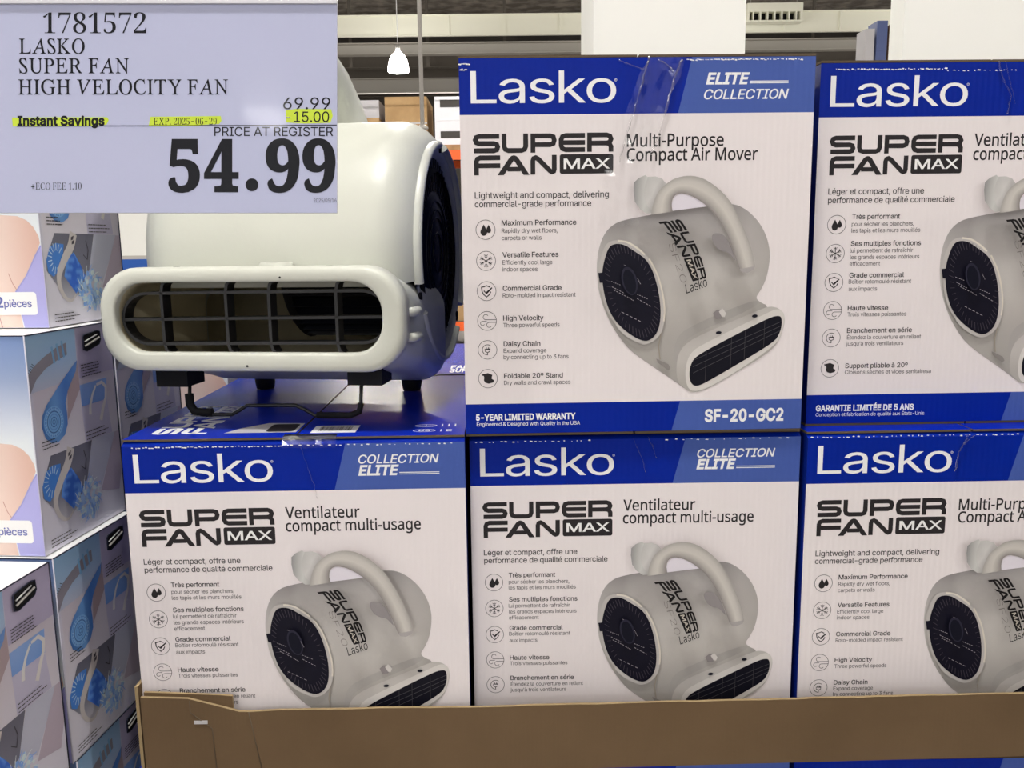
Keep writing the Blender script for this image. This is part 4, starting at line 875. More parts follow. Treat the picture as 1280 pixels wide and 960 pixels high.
def lerp_stops(p, st):
    if p <= st[0][0]:
        return st[0][1]
    for (a, ca), (b, cb) in zip(st, st[1:]):
        if p <= b:
            k = (p - a) / (b - a)
            return tuple(ca[i] + (cb[i] - ca[i]) * k for i in range(3))
    return st[-1][1]

def product_picture(fl):
    """the printed photograph of the air mover on the carton"""
    M = 'print_picture'
    h = [1]
    def pts(l):
        return [pic_map(*p) for p in l]
    def inv(fn):
        # colours are given as functions of picture units
        def g(x, y):
            X = (x - 144.7) / 242.0 * 1280
            Y = (304.0 - y) / 258.0 * 1380
            c = fn(X, Y)
            return S(c[0] - 8, c[1] - 5, c[2] + 3)
        return g
    def blob(l, fn, step=None, crisp=False):
        h[0] += 1
        if len(l) > 7 and not crisp:
            l = smooth_loop(l)
        f = fn if callable(fn) else (lambda X, Y: fn)
        fl.shaded(pts(l), inv(f), M, h[0], step)
    def line(l, w, col):
        h[0] += 1
        fl.stroke(pts(l), w, M, h[0], S(*col))
    def body(X, Y):
        p = Y - (315 - 0.154 * (X - 200))
        c = lerp_stops(p, [(-20, (146, 140, 131)), (40, (163, 156, 147)), (160, (182, 175, 165)), (360, (196, 189, 178)), (560, (189, 182, 170)), (760, (173, 166, 154)), (1000, (166, 159, 147))])
        k = 0
        if X > 980:
            k = -(X - 980) * 0.16
        if X < 260:
            k = -10 + (260 - X) * 0.06
        return tuple(v + k for v in c)
    blob([(52, 610), (57, 530), (75, 450), (105, 385), (150, 340), (210, 312), (400, 276), (510, 257), (700, 228), (860, 212), (925, 222), (990, 260), (1050, 322), (1095, 400), (1118, 490), (1116, 570),
          (1095, 670), (1060, 740), (1028, 785), (1060, 815), (1110, 835), (1100, 1000), (900, 1180), (640, 1340), (600, 1366), (545, 1320), (400, 1220), (260, 1120), (190, 1030), (140, 950), (100, 860), (70, 770), (58, 690)], body, 9)
    # soft shade where drum meets nozzle
    blob([(560, 1010), (640, 960), (800, 885), (1028, 795), (1060, 820), (900, 905), (700, 985), (570, 1070), (545, 1200), (520, 1180), (530, 1080)], lambda X, Y: (168, 161, 150), 9)
    blob([(1110, 838), (1165, 845), (1205, 880), (1211, 930), (1195, 1000), (1160, 1080), (1080, 1150), (900, 1260), (750, 1350), (680, 1378), (620, 1380), (585, 1350), (545, 1310), (540, 1200), (560, 1120), (610, 1062), (700, 1012), (900, 925), (1050, 862)],
         lambda X, Y: lerp_stops(Y + 0.45 * X, [(1300, (186, 179, 168)), (1420, (192, 185, 173)), (1560, (176, 169, 156))]), 9)
    blob([(1150, 856), (1184, 858), (1207, 884), (1208, 930), (1194, 1000), (1158, 1078), (900, 1256), (750, 1345), (680, 1371), (632, 1372), (605, 1340), (594, 1260), (608, 1170), (645, 1112), (720, 1068), (900, 975), (1100, 880)], (211, 204, 192))
    blob([(1175, 895), (1190, 910), (1191, 960), (1176, 1010), (1145, 1060), (950, 1182), (720, 1320), (670, 1341), (640, 1335), (622, 1300), (620, 1240), (638, 1180), (680, 1138), (900, 1018), (1120, 905)], (24, 21, 24))
    for dx in (0.26, 0.5, 0.74):
        a = (640 + 4 * dx, 1165 + 165 * dx - 30); b = (1185, 905 + 110 * dx)
        line([a, b], 0.5, (78, 76, 80))
    for X0, ya, yb in ((725, 1115, 1315), (880, 1030, 1222), (965, 982, 1170), (1085, 925, 1092)):
        line([(X0, ya), (X0 - 8, yb)], 0.6, (62, 60, 64))
    for X0, Y0 in ((800, 1002), (1022, 898)):
        blob(ellipse(X0, Y0, 18, 10, -0.1, 14), (35, 32, 35))
    blob([(765, 880), (790, 858), (820, 860), (835, 890), (815, 915), (780, 915)], (140, 131, 124))
    blob([(800, 870), (822, 850), (845, 880), (835, 905), (818, 902)], (206, 199, 188))
    blob([(415, 1165), (490, 1200), (503, 1225), (490, 1240), (425, 1190)], (140, 133, 122))
    line([(445, 1000), (430, 1090), (440, 1170)], 1.3, (150, 143, 132))
    # end ring, dark control disc
    blob([(60, 620), (68, 560), (98, 470), (130, 440), (180, 430), (235, 437), (300, 475), (370, 535), (420, 640), (455, 760), (470, 850), (468, 930), (450, 1000), (410, 1050), (350, 1080), (300, 1068), (215, 1010), (150, 930), (100, 840), (72, 720)], (190, 183, 172))
    line(smooth_line([(180, 436), (240, 446), (300, 482), (345, 520)], 4), 2.2, (214, 208, 197))
    line(smooth_line([(372, 545), (425, 650), (456, 770), (466, 860), (462, 930)], 4), 2.0, (208, 201, 190))
    blob([(170, 452), (222, 460), (270, 492), (330, 530), (360, 560), (395, 620), (425, 720), (442, 830), (442, 920), (427, 990), (396, 1035), (352, 1058), (290, 1036), (220, 985), (165, 930), (125, 860), (98, 770), (86, 690), (84, 630), (95, 560), (125, 470)], (25, 21, 27))
    blob([(60, 632), (98, 628), (100, 692), (70, 692)], (25, 21, 27))
    blob([(175, 938), (215, 985), (290, 1038), (330, 1052), (325, 1068), (270, 1050), (205, 1005), (165, 955)], (196, 189, 178))
    cx, cy = 265, 745
    for i in range(44):
        t = 2 * math.pi * i / 44
        e = lambda r: (cx + r * (168 * math.cos(t) + 30 * math.sin(t)), cy + r * (285 * math.sin(t) + 75 * math.cos(t)))
        line([e(0.80), e(0.97)], 0.55, (70, 64, 74))
    blob(ellipse(247, 680, 46, 88, -0.25), (46, 42, 50))
    blob(ellipse(247, 684, 36, 76, -0.25), (22, 20, 26))
    for ax, ay, bx, by in ((135, 682, 195, 706), (140, 715, 215, 755), (150, 735, 228, 775), (290, 760, 360, 790), (290, 786, 380, 838), (230, 775, 270, 800), (195, 868, 320, 932), (210, 582, 222, 586), (290, 660, 310, 700)):
        n = 5
        for i in range(n):
            a = i / n; b = (i + 0.62) / n
            line([(ax + (bx - ax) * a, ay + (by - ay) * a), (ax + (bx - ax) * b, ay + (by - ay) * b)], 0.55, (158, 152, 160))
    # handle
    blob([(735, 402), (770, 388), (815, 400), (850, 450), (872, 505), (886, 560), (868, 540), (840, 505), (795, 498), (752, 465)], (146, 138, 131))
    blob([(502, 258), (497, 215), (512, 176), (545, 157), (605, 167), (660, 194), (712, 232)], (222, 214, 215))
    blob([(322, 60), (400, 56), (440, 70), (472, 112), (425, 170), (392, 225), (380, 268), (340, 244), (322, 190), (326, 120)],
         lambda X, Y: lerp_stops(X + 0.45 * Y, [(370, (188, 184, 174)), (440, (205, 200, 190)), (490, (172, 166, 158)), (540, (190, 184, 174))]), 8, True)
    blob([(268, 92), (296, 66), (338, 48), (352, 62), (338, 96), (328, 140), (330, 190), (350, 232), (382, 258), (378, 272), (345, 275), (304, 248), (273, 204), (265, 140)],
         lambda X, Y: lerp_stops(X + 0.1 * Y, [(270, (146, 142, 134)), (310, (178, 174, 165)), (350, (204, 201, 190)), (400, (168, 163, 154))]), 8, True)
    O = [(372, 282), (385, 215), (420, 140), (500, 76), (590, 53), (680, 66), (770, 120), (850, 202), (905, 300), (950, 400), (985, 500), (1003, 590)]
    I = [(502, 262), (497, 222), (507, 178), (545, 156), (610, 168), (690, 214), (750, 270), (800, 340), (842, 420), (868, 490), (888, 550), (908, 608)]
    O, I = smooth_line(O, 4), smooth_line(I, 4)
    nn = 9
    P, C = [], []
    for o_, i_ in zip(O, I):
        for k in range(nn):
            a = k / (nn - 1)
            P.append((o_[0] + (i_[0] - o_[0]) * a, o_[1] + (i_[1] - o_[1]) * a))
            C.append(S(*lerp_stops(a, [(0, (160, 156, 152)), (0.25, (187, 183, 178)), (0.5, (194, 190, 184)), (0.8, (164, 159, 155)), (1, (134, 129, 127))])))
    T = [(i * nn + k, i * nn + k + 1, (i + 1) * nn + k + 1, (i + 1) * nn + k) for i in range(len(O) - 1) for k in range(nn - 1)]
    T = [tuple(reversed(t)) if not ccw([pic_map(*P[i]) for i in t]) else t for t in T]
    h[0] += 1
    fl.tris([pic_map(*p) for p in P], T, M, h[0], C)
    blob([(1003, 588), (992, 612), (955, 630), (922, 625), (906, 606)], (168, 160, 152))
    # lettering on the drum
    def q(x, y):
        a, b = (x - 70) / 1127.0, (-y - 48) / 334.0
        A, B, Cc, D = (548, 306), (708, 662), (413, 322), (622, 682)
        return pic_map((1 - b) * ((1 - a) * A[0] + a * B[0]) + b * ((1 - a) * Cc[0] + a * D[0]) + 26 * math.sin(math.pi * a),
                       (1 - b) * ((1 - a) * A[1] + a * B[1]) + b * ((1 - a) * Cc[1] + a * D[1]))
    h[0] += 1
    logo(fl, q, M, M, h[0], S(24, 22, 24), S(190, 182, 172))
    h[0] += 2
    def along(s, A, B, up, col, w):
        P, T, wd = text2d(s, weight=w)
        fl.tris([pic_map(A[0] + (B[0] - A[0]) * x / wd + up[0] * y / CAP['I'], A[1] + (B[1] - A[1]) * x / wd + up[1] * y / CAP['I']) for x, y in P], T, M, h[0], [S(*col)] * len(P))
    along('SF20', (472, 448), (556, 698), (38, -8), (112, 105, 102), -16)
    h[0] += 1
    along('Lasko', (582, 757), (716, 708), (-10, -56), (28, 26, 28), 0)

def ccw(p):
    return sum(p[i - 1][0] * p[i][1] - p[i][0] * p[i - 1][1] for i in range(len(p))) > 0

def icon(fl, kind, cy, m):
    cx, r = 27.7, 10.9
    fl.ring(cx, cy, r, 0.55, m, 1, 40)
    if kind == 0:
        for dx, dy, s in ((-2.0, -0.6, 1.0), (3.6, 0.9, 0.72)):
            L = [(cx + dx + s * a, cy + dy + s * b) for a, b in ((0, 6.6), (-1.8, 3.2), (-3.4, 0.2), (-3.9, -2.2), (-3.0, -4.8), (-1.2, -6.0), (0, -6.2), (1.2, -6.0), (3.0, -4.8), (3.9, -2.2), (3.4, 0.2), (1.8, 3.2))]
            fl.poly(L, m, 1)
    elif kind == 1:
        for i in range(6):
            a = math.pi / 2 + i * math.pi / 3
            e = lambda rr, da: (cx + rr * math.cos(a + da), cy + rr * math.sin(a + da))
            fl.stroke([(cx, cy), e(7.6, 0)], 0.8, m, 1)
            for rr in (3.6, 5.6):
                fl.stroke([e(rr + 1.7, 0.32), e(rr, 0), e(rr + 1.7, -0.32)], 0.6, m, 1)
    elif kind == 2:
        fl.stroke([(cx + a, cy + b) for a, b in ((4.0, 4.6), (0, 6.4), (-2.5, 5.2), (-5.6, 4.6), (-5.2, 0), (-3.4, -3.8), (0, -6.6), (3.4, -3.8), (5.0, -0.6))], 1.1, m, 1)
        fl.stroke([(cx - 3, cy + 0.6), (cx - 0.4, cy - 2.4), (cx + 6.4, cy + 4.0)], 1.3, m, 1)
    elif kind == 3:
        def sw(x0, y, x1, rr, d):
            p = [(x0, y)] + [(x1 - rr * math.sin(t), y + d * (rr - rr * math.cos(t))) for t in [i * 0.42 for i in range(11)]]
            fl.stroke(p, 0.6, m, 1)
        sw(cx + 10.6, cy + 1.4, cx - 1.4, 3.0, 1)
        sw(cx + 10.6, cy - 1.8, cx + 2.4, 2.9, -1)
        sw(cx - 0.4, cy - 0.4, cx - 5.2, 2.4, -1)
    elif kind == 4:
        fl.stroke([(cx + 6.0 * math.cos(t), cy + 6.0 * math.sin(t)) for t in [0.9 + i * 0.3 for i in range(14)]], 0.7, m, 1)
        fl.stroke([(cx - 3, cy + 0.8), (cx - 2.6, cy - 1.8), (cx, cy - 3.2), (cx + 2.6, cy - 1.8), (cx + 3, cy + 0.8)], 0.8, m, 1, None, True)
        for dx in (-1.3, 1.3):
            fl.stroke([(cx + dx, cy + 0.8), (cx + dx, cy + 3.0)], 0.8, m, 1)
        fl.stroke([(cx, cy - 3.2), (cx, cy - 5.6)], 0.8, m, 1)
    else:
        fl.poly([(cx + a, cy + b) for a, b in ((-4.4, 1.2), (-4.8, 3.2), (-6.8, 3.6), (-7.2, 5.0), (-4.0, 5.6), (0, 6.6), (3.2, 5.2), (5.2, 4.4), (4.6, 2.0), (4.2, 0), (7.4, -2.2), (6.0, -4.6), (0.8, -6.0), (-3.4, -4.6), (-4.8, -2))], m, 1)

CARTON_MESH = {}
CUT = 0.0207                                  # the tray floor sits this much higher than the printed panel would end
def carton_meshes(lang, lower):
    """all shared meshes of one kind of carton; lower: standing inside the tray, whose wall hides its foot"""
    key = (lang, lower)
    if key in CARTON_MESH:
        return CARTON_MESH[key]
    cut = CUT if lower else 0.0
    out = []
    def F(h, x, z):
        return None
    def to3d(x, y, h):
        return (x * MMS - W / 2, -h * LH, y * MMS - cut)
    w2 = W / 2 - 0.001
    top = H - cut
    crush = 0.0045 if lower else 0.0
    # body: front face split where the print changes colour
    m = MB()
    hb, ft = H - HD, FT
    z = lambda mm: mm - cut
    def fpoly(L, mt):
        m.add([(x, 0, z(y)) for x, y in L], [tuple(range(len(L)))], mt)
    xa, xb = 0.2602 - W / 2, 0.2455 - W / 2
    ztop = H - crush
    fpoly([(-w2, hb), (xb, hb), (xa, ztop), (-w2, ztop)], 'carton_blue')
    fpoly([(xb, hb), (w2, hb), (w2, ztop), (xa, ztop)], 'carton_light_blue')
    if lower:
        fpoly([(-w2, cut), (w2, cut), (w2, hb), (-w2, hb)], 'carton_white')
    else:
        xc, xd = 0.2542 - W / 2, 0.2445 - W / 2
        fpoly([(-w2, ft), (w2, ft), (w2, hb), (-w2, hb)], 'carton_white')
        fpoly([(-w2, 0.0), (xd, 0.0), (xc, ft), (-w2, ft)], 'carton_blue')
        fpoly([(xd, 0.0), (w2, 0.0), (w2, ft), (xc, ft)], 'carton_light_blue')
    zt = z(ztop)
    if crush:
        m.add([(-w2, 0, zt), (w2, 0, zt), (w2, 0.007, top - 0.0005), (-w2, 0.007, top - 0.0005)], [(0, 1, 2, 3)], 'carton_blue')
    y0 = 0.007 if crush else 0.0
    m.add([(-w2, y0, top - 0.0005), (w2, y0, top - 0.0005), (w2, DEP, top - 0.0005), (-w2, DEP, top - 0.0005)], [(0, 1, 2, 3)], 'kraft_dark')
    for sx in (-1, 1):
        L = [(sx * w2, 0, 0), (sx * w2, DEP, 0), (sx * w2, DEP, top - 0.0005), (sx * w2, y0, top - 0.0005), (sx * w2, 0, zt)]
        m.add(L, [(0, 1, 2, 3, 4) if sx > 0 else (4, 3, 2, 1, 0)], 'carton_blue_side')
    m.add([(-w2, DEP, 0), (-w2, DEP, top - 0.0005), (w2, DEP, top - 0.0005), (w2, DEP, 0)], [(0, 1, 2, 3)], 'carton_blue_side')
    m.add([(-w2, 0, 0), (-w2, DEP, 0), (w2, DEP, 0), (w2, 0, 0)], [(0, 1, 2, 3)], 'kraft')
    out.append(('body', m.mesh('body'), None))
    for sx in (-1, 1):
        m = MB()
        a, b = (-w2, -0.0012) if sx < 0 else (0.0012, w2)
        e = {'-y': 'kraft', '+y': 'kraft', '-x': 'kraft', '+x': 'kraft', '-z': 'kraft_dark'}
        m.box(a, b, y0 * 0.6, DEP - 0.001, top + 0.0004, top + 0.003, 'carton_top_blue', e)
        out.append(('top_flap', m.mesh('top_flap'), None))
        if not lower:
            m = MB()
            m.box(a, b, 0.001, DEP - 0.001, -0.003, -0.0004, 'kraft', {'-z': 'kraft', '-y': 'kraft'})
            out.append(('bottom_flap', m.mesh('bottom_flap'), None))
    f = Flat(to3d); f2 = Flat(to3d); f3 = Flat(to3d); f4 = Flat(to3d); f5 = [Flat(to3d) for _ in range(6)]; f6 = Flat(to3d); f7 = Flat(to3d)
    for s, kd, x0, x1, y in TEXT[lang]:
        if lower and y < 60:
            continue
        if kd == 'L':
            f.text(s, x0, x1, y, 'ink_white', 1, **STY[kd])
            f.ring(x1 - 0.5, y + 24.0, 1.3, 0.35, 'ink_white', 1, 16)
            f.text('R', x1 - 1.0, x1, y + 23.4, 'ink_white', 1)
        elif kd in ('Bi', 'Mi'):
            f2.text(s, x0, x1, y, 'ink_white', 1, **STY[kd])
            if kd == 'Bi':
                for dy in (0.3, 2.2):
                    f2.stroke([(x1 + 0.4, y + dy + 0.4), (369.0, y + dy + 0.4)], 0.9, 'ink_white', 1)
        elif kd == 'N':
            f3.text(s, x0, x1, y, 'ink_black', 1, **STY[kd])
        elif y < 60 and kd == 'B' or (y < 20):
            (f7 if s.startswith('SF') else f6).text(s, x0, x1, y, 'ink_white', 1, weight=STY[kd]['weight'], size=14.0 if s.startswith('SF') else 7.0 if kd == 'B' else 4.4)
        elif y > 255:
            f4.text(s, x0, x1, y, 'ink_black', 1, weight=6, size=6.9)
        else:
            row = max(i for i in range(6) if i == 0 or y < ICON_Y[lang][i] + 10)
            f5[row].text(s, x0, x1, y, 'ink_black' if kd == 'M' else 'ink_grey', 1, **STY[kd])
    out.append(('brand_lettering', f.mb.mesh('brand_lettering'), 'white'))
    out.append(('collection_lettering', f2.mb.mesh('collection_lettering'), None))
    out.append(('title_lettering', f3.mb.mesh('title_lettering'), None))
    out.append(('tagline_lettering', f4.mb.mesh('tagline_lettering'), None))
    for q in f5:
        if q.mb.v:
            out.append(('feature_lettering', q.mb.mesh('feature_lettering'), None))
    if not lower:
        out.append(('warranty_lettering', f6.mb.mesh('warranty_lettering'), None))
        if f7.mb.v:
            out.append(('model_lettering', f7.mb.mesh('model_lettering'), None))
    g = Flat(to3d)
    logo(g, lambda x, y: (14.9 + (x - 70) * 0.1404, 321.9 - (-y - 203) * 0.1355), 'ink_black', 'ink_white', 1)
    out.append(('product_logo', g.mb.mesh('product_logo'), None))
    for i, cy in enumerate(ICON_Y[lang]):
        if lower and cy < 80:
            continue
        g = Flat(to3d)
        icon(g, i, cy, 'ink_black')
        out.append(('feature_icon', g.mb.mesh('feature_icon'), None))
    g = Flat(to3d)
    product_picture(g)
    out.append(('product_picture', g.mb.mesh('product_picture'), None))
    CARTON_MESH[key] = out
    return out

def film_strip(name, pts, w, seed, parent, lift=0.0012):
    """crinkled clear film lying on the carton front: pts are (x mm, z mm)"""
    rnd = random.Random(seed)
    m = MB()
    rows = []
    nseg = 26
    for i in range(nseg + 1):
        t = i / nseg * (len(pts) - 1)
        k = min(int(t), len(pts) - 2)
        a = t - k
        x = pts[k][0] + (pts[k + 1][0] - pts[k][0]) * a
        zz = pts[k][1] + (pts[k + 1][1] - pts[k][1]) * a
        rows.append([((x + (j / 6 - 0.5) * w * (1 + 0.12 * rnd.uniform(-1, 1)) + rnd.uniform(-1, 1)) * MMS - W / 2, -lift - rnd.random() * 0.0010, zz * MMS) for j in range(7)])
    m.loft(rows, 'clear_film', closed_ring=False, smooth=False)
    return m.build(name, parent)

def glint_scuffs(parent, segs, seed, H_):
    """row of tiny white spots, painted glints and wear, along the top edge of the header"""
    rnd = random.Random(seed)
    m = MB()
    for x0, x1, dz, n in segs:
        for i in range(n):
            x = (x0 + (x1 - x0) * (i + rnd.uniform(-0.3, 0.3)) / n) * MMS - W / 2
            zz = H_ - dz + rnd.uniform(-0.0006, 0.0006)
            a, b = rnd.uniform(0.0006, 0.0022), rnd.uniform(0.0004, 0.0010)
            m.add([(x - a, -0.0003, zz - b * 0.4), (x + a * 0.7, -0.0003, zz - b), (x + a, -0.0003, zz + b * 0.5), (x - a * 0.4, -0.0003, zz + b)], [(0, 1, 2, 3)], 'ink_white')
    m.build('edge_glint_scuffs', parent)  # glints of the crushed edge drawn as white specks, with corner scuffs

def carton(lang, x, y, z, psi, label, lower=False):
    t = thing('fan_carton', label, 'box', (x, y, z + ZC), psi, 'printed fan cartons')
    for nm, me, _ in carton_meshes(lang, lower):
        link(nm, me, t)
    return t

ZB = -0.6507
def low(lang, x, y, psi, label, dz=0.0):
    return carton(lang, x, y, ZB + dz + CUT, psi, label, True)
UC = carton('EN', 0.1478, 1.0078, ZB + H + 0.0048, 0.0229, 'upper centre fan box in English, with wrinkled clear film over its front')
UR = carton('FR', 0.5630, 1.0485, ZB + H + 0.0032, 0.0201, 'upper fan box in French cut off by the right edge, beside the English one')
LM = low('FR', 0.1508, 1.0170, 0.0058, 'French fan box in the tray directly below the upper English box', -0.0020)
LR = low('EN', 0.5545, 1.0120, 0.0130, 'English fan box in the tray at the right, below the French upper box', -0.0030)
LL = low('FR', -0.2518, 0.9883, 0.0127, 'French fan box in the tray with the display fan standing on it', 0.0031)
BK = low('EN', -0.2500, 1.4800, 0.0050, 'fan box in the second row, behind the box that carries the display fan', 0.0010)

film_strip('clear_film', [(232, 424), (205, 360), (184, 300), (178, 240)], 44, 3, UC)
def strand(parent, pts, seed, r=0.0006):
    rnd = random.Random(seed)
    P = []
    for i in range(len(pts) - 1):
        for k in range(6):
            a = k / 6
            P.append(((pts[i][0] + (pts[i + 1][0] - pts[i][0]) * a + rnd.uniform(-0.7, 0.7)) * MMS - W / 2, -0.0028 - rnd.random() * 0.0008, (pts[i][1] + (pts[i + 1][1] - pts[i][1]) * a) * MMS))
    m = MB()
    m.tube(P, [r * rnd.uniform(0.5, 1.4) for _ in P], 'clear_film', 6)
    m.build('film_fold', parent)
strand(UC, [(212, 424), (203, 392), (194, 360), (184, 330), (178, 306)], 1, 0.0009)
strand(UC, [(248, 420), (240, 400), (233, 372), (222, 335), (213, 315)], 2, 0.0011)
strand(UC, [(178, 420), (190, 415), (205, 410), (212, 420)], 3, 0.0008)
strand(UR, [(206, 424), (212, 405), (224, 385), (220, 362)], 6, 0.0009)
strand(UR, [(214, 424), (222, 400), (230, 372)], 7, 0.0006)
strand(LR, [(192, 401), (188, 392), (182, 380), (178, 352)], 8, 0.0009)
strand(LR, [(200, 400), (194, 396), (186, 388)], 9, 0.0006)
strand(LL, [(208, 400), (214, 378), (222, 352), (226, 330)], 10, 0.0005)
strand(LM, [(196, 400), (206, 380), (214, 352)], 11, 0.0005)
strand(LM, [(214, 402), (222, 386), (226, 372)], 12, 0.0006)
strand(UC, [(222, 420), (232, 415), (240, 405)], 4, 0.0008)
glint_scuffs(UC, ((256, 385, 0.003, 46), (2, 14, 0.006, 7), (3, 10, 0.012, 4)), 1, H)
glint_scuffs(UR, ((18, 150, 0.007, 40), (150, 235, 0.009, 14)), 2, H)
glint_scuffs(LL, ((14, 190, 0.006, 46), (200, 392, 0.006, 24)), 3, H - CUT)
glint_scuffs(LM, ((10, 150, 0.006, 20), (240, 390, 0.006, 16)), 4, H - CUT)
glint_scuffs(LR, ((5, 260, 0.003, 40),), 5, H - CUT)

# print on the top of the box that carries the fan: sideways logo, small picture, code label, marks
def top_print(parent):
    ztop = H - CUT + 0.003
    def t3(x, y, h):
        return (x * MMS - W / 2, y * MMS, ztop + h * LH)
    g = Flat(t3)
    def mp(x, y):      # logo turned a quarter, read from the right-hand side
        return (22 + (-y - 48) * 0.20 * 1.0, 30 + (x - 70) * 0.16)
    lg = Flat(lambda x, y, hh: (x, y, hh))
    logo(lg, lambda x, y: (x, y), 'ink_white', 'carton_blue', 0)
    P = [mp(p[0], p[1]) for p in lg.mb.v]
    for f_, mi in zip(lg.mb.f, lg.mb.m):
        pass
    faces = [tuple(reversed(f_)) for f_ in lg.mb.f]
    w_i = lg.mb.mats.index('ink_white')
    g.tris(P, [f_ if ccw([P[i] for i in f_]) else tuple(reversed(f_)) for f_, mi in zip(lg.mb.f, lg.mb.m) if mi == w_i], 'ink_white', 1)
    g.tris(P, [f_ if ccw([P[i] for i in f_]) else tuple(reversed(f_)) for f_, mi in zip(lg.mb.f, lg.mb.m) if mi != w_i], 'carton_blue', 2)
    link('top_logo', g.mb.mesh('top_logo'), parent)
    g = Flat(t3)
    g.poly([(110, 32), (196, 32), (196, 84), (150, 88), (124, 60)], 'goods_grey', 1)
    g.poly(rrect(158, 192, 36, 80, 6), 'ink_black', 2)
    link('top_picture', g.mb.mesh('top_picture'), parent)
    m = MB()
    m.box(0.214 - W / 2, 0.268 - W / 2, 0.026, 0.066, ztop, ztop + 0.0002, 'barcode_white')
    lab = m.build('code_label', parent)
    g = Flat(t3)
    rnd = random.Random(8)
    x = 222.0
    while x < 260:
        w = rnd.choice((0.5, 0.8, 1.2, 1.6))
        g.poly([(x, 36), (x + w, 36), (x + w, 60), (x, 60)], 'ink_black', 3)
        x += w + rnd.choice((0.6, 0.9, 1.3))
    link('bar_code', g.mb.mesh('bar_code'), lab)
    g = Flat(t3)
    g.ring(350, 30, 13, 1.2, 'ink_white', 1, 30, ry=7)
    g.text('US', 343, 357, 27, 'ink_white', 1, weight=20)
    g.ring(350, 58, 13, 1.2, 'ink_white', 1, 30, ry=7)
    g.stroke([(338, 58), (362, 58)], 1.0, 'ink_white', 1)
    g.stroke([(350, 52), (350, 64)], 1.0, 'ink_white', 1)
    for x in (370, 378, 386):
        g.stroke([(x, 52), (x, 66)], 1.6, 'ink_white', 1)
    g.stroke([(370, 24), (370, 36)], 1.4, 'ink_white', 1)
    g.text('E', 376, 383, 25, 'ink_white', 1, weight=30)
    link('top_marks', g.mb.mesh('top_marks'), parent)
    m = MB()
    rnd = random.Random(12)
    rows = [[(0.218 - W / 2 + (j / 8 - 0.5) * 0.062, y_, z_ + rnd.uniform(0.0, 0.0008)) for j in range(9)] for y_, z_ in ((-0.0012, ztop - 0.012), (-0.0012, ztop - 0.0085), (0.001, ztop - 0.002), (0.006, ztop + 0.0006), (0.016, ztop + 0.0008))]
    m.loft([list(reversed(r)) for r in rows], 'clear_film', closed_ring=False, smooth=False)
    m.build('clear_tape', parent)
top_print(LL)
g = Flat(lambda x, y, h: (x * MMS - W / 2, y * MMS, H - CUT + 0.003 + h * LH))
g.text('SUPER', 345, 396, 30, 'ink_white', 1, weight=30, size=38)
g.text('FAN', 345, 380, 75, 'ink_white', 1, weight=30, size=38)
link('top_logo', g.mb.mesh('top_logo_back'), BK)

# third row under the tray, and its pallet
Z3T = -0.6300 - 0.0035
for x, y, lab in ((-0.262, 0.984, 'fan box under the tray on the left, blue header just below the tray rim'), (0.1420, 0.984, 'fan box under the tray in the middle, only its light blue header showing'),
                  (0.5460, 0.984, 'fan box under the tray on the right, its blue header showing below the rim')):
    carton('EN', x, y, Z3T - H - 0.003, 0.0, lab)
carton('FR', -0.262, 1.462, Z3T - H - 0.003, 0.0, 'fan box under the tray behind the left one')
carton('FR', 0.1420, 1.462, Z3T - H - 0.003, 0.0, 'fan box under the tray behind the middle one')
carton('FR', 0.5460, 1.462, Z3T - H - 0.003, 0.0, 'fan box under the tray behind the right one')

# cardboard tray
TZ = -0.6300 + ZC
t = thing('cardboard_tray', 'brown corrugated cardboard tray with a torn front rim holding the lower fan boxes', 'tray', (0.15, 0.97, TZ - 0.0032))
def tray_panel(name, prof, y, th, parent, m='tray_kraft'):
    """upright panel: profile in (x, z) world, thickness th behind y"""
    k = MB()
    n = len(prof)
    P, T = fill([prof])
    k.add([(x - 0.15, y - 0.97, z + ZC - (TZ - 0.0032)) for x, z in P], T, m)
    k.add([(x - 0.15, y - 0.97 + th, z + ZC - (TZ - 0.0032)) for x, z in P], [tuple(reversed(a)) for a in T], m)
    v = [(x - 0.15, y - 0.97, z + ZC - (TZ - 0.0032)) for x, z in prof] + [(x - 0.15, y - 0.97 + th, z + ZC - (TZ - 0.0032)) for x, z in prof]
    k.add(v, [(i, i + n, (i + 1) % n + n, (i + 1) % n) for i in range(n)], 'tray_edge')
    return k.build(name, parent, fix=False)
ZR = -0.6300
rim = [(-0.4467, -0.5327), (-0.39, -0.5352)]
rim += [(-0.36, -0.5438), (-0.329, -0.5530), (-0.315, -0.5532)]
rnd = random.Random(4)
x = -0.28
while x < 0.76:
    rim.append((x, -0.5512 + 0.0085 * max(0, (x + 0.05) / 0.7) + rnd.uniform(-0.0005, 0.0005)))
    x += 0.02
rim.append((0.77, -0.541))
tray_panel('front_wall', [(-0.4467, -0.642), (0.1737, -0.6322), (0.77, -0.6232)] + list(reversed(rim)), 0.970, 0.004, t)
tray_panel('corner_flap', [(-0.4440, ZR), (-0.338, ZR), (-0.338, -0.5350), (-0.352, -0.5335), (-0.4440, -0.5285)], 0.9745, 0.0035, t)
k = MB()
k.box(-0.6005, 0.62, 0.015, 0.995, 0, 0.0032, 'tray_kraft')
k.add([(-0.5967, 0.0035, ZR + ZC - TZ + 0.0032), (0.62, 0.0035, ZR + ZC - TZ + 0.0032), (0.62, 0.015, 0.0032), (-0.5967, 0.015, 0.0032)], [(0, 1, 2, 3)], 'tray_kraft')
k.build('base', t)
for nm, xx in (('side_wall', -0.6045), ('side_wall', 0.618)):
    k = MB(); k.box(xx, xx + 0.004, 0.0045, 0.995, 0.0032, 0.112, 'tray_kraft', {'+z': 'tray_edge', '-y': 'tray_edge'}); k.build(nm, t)
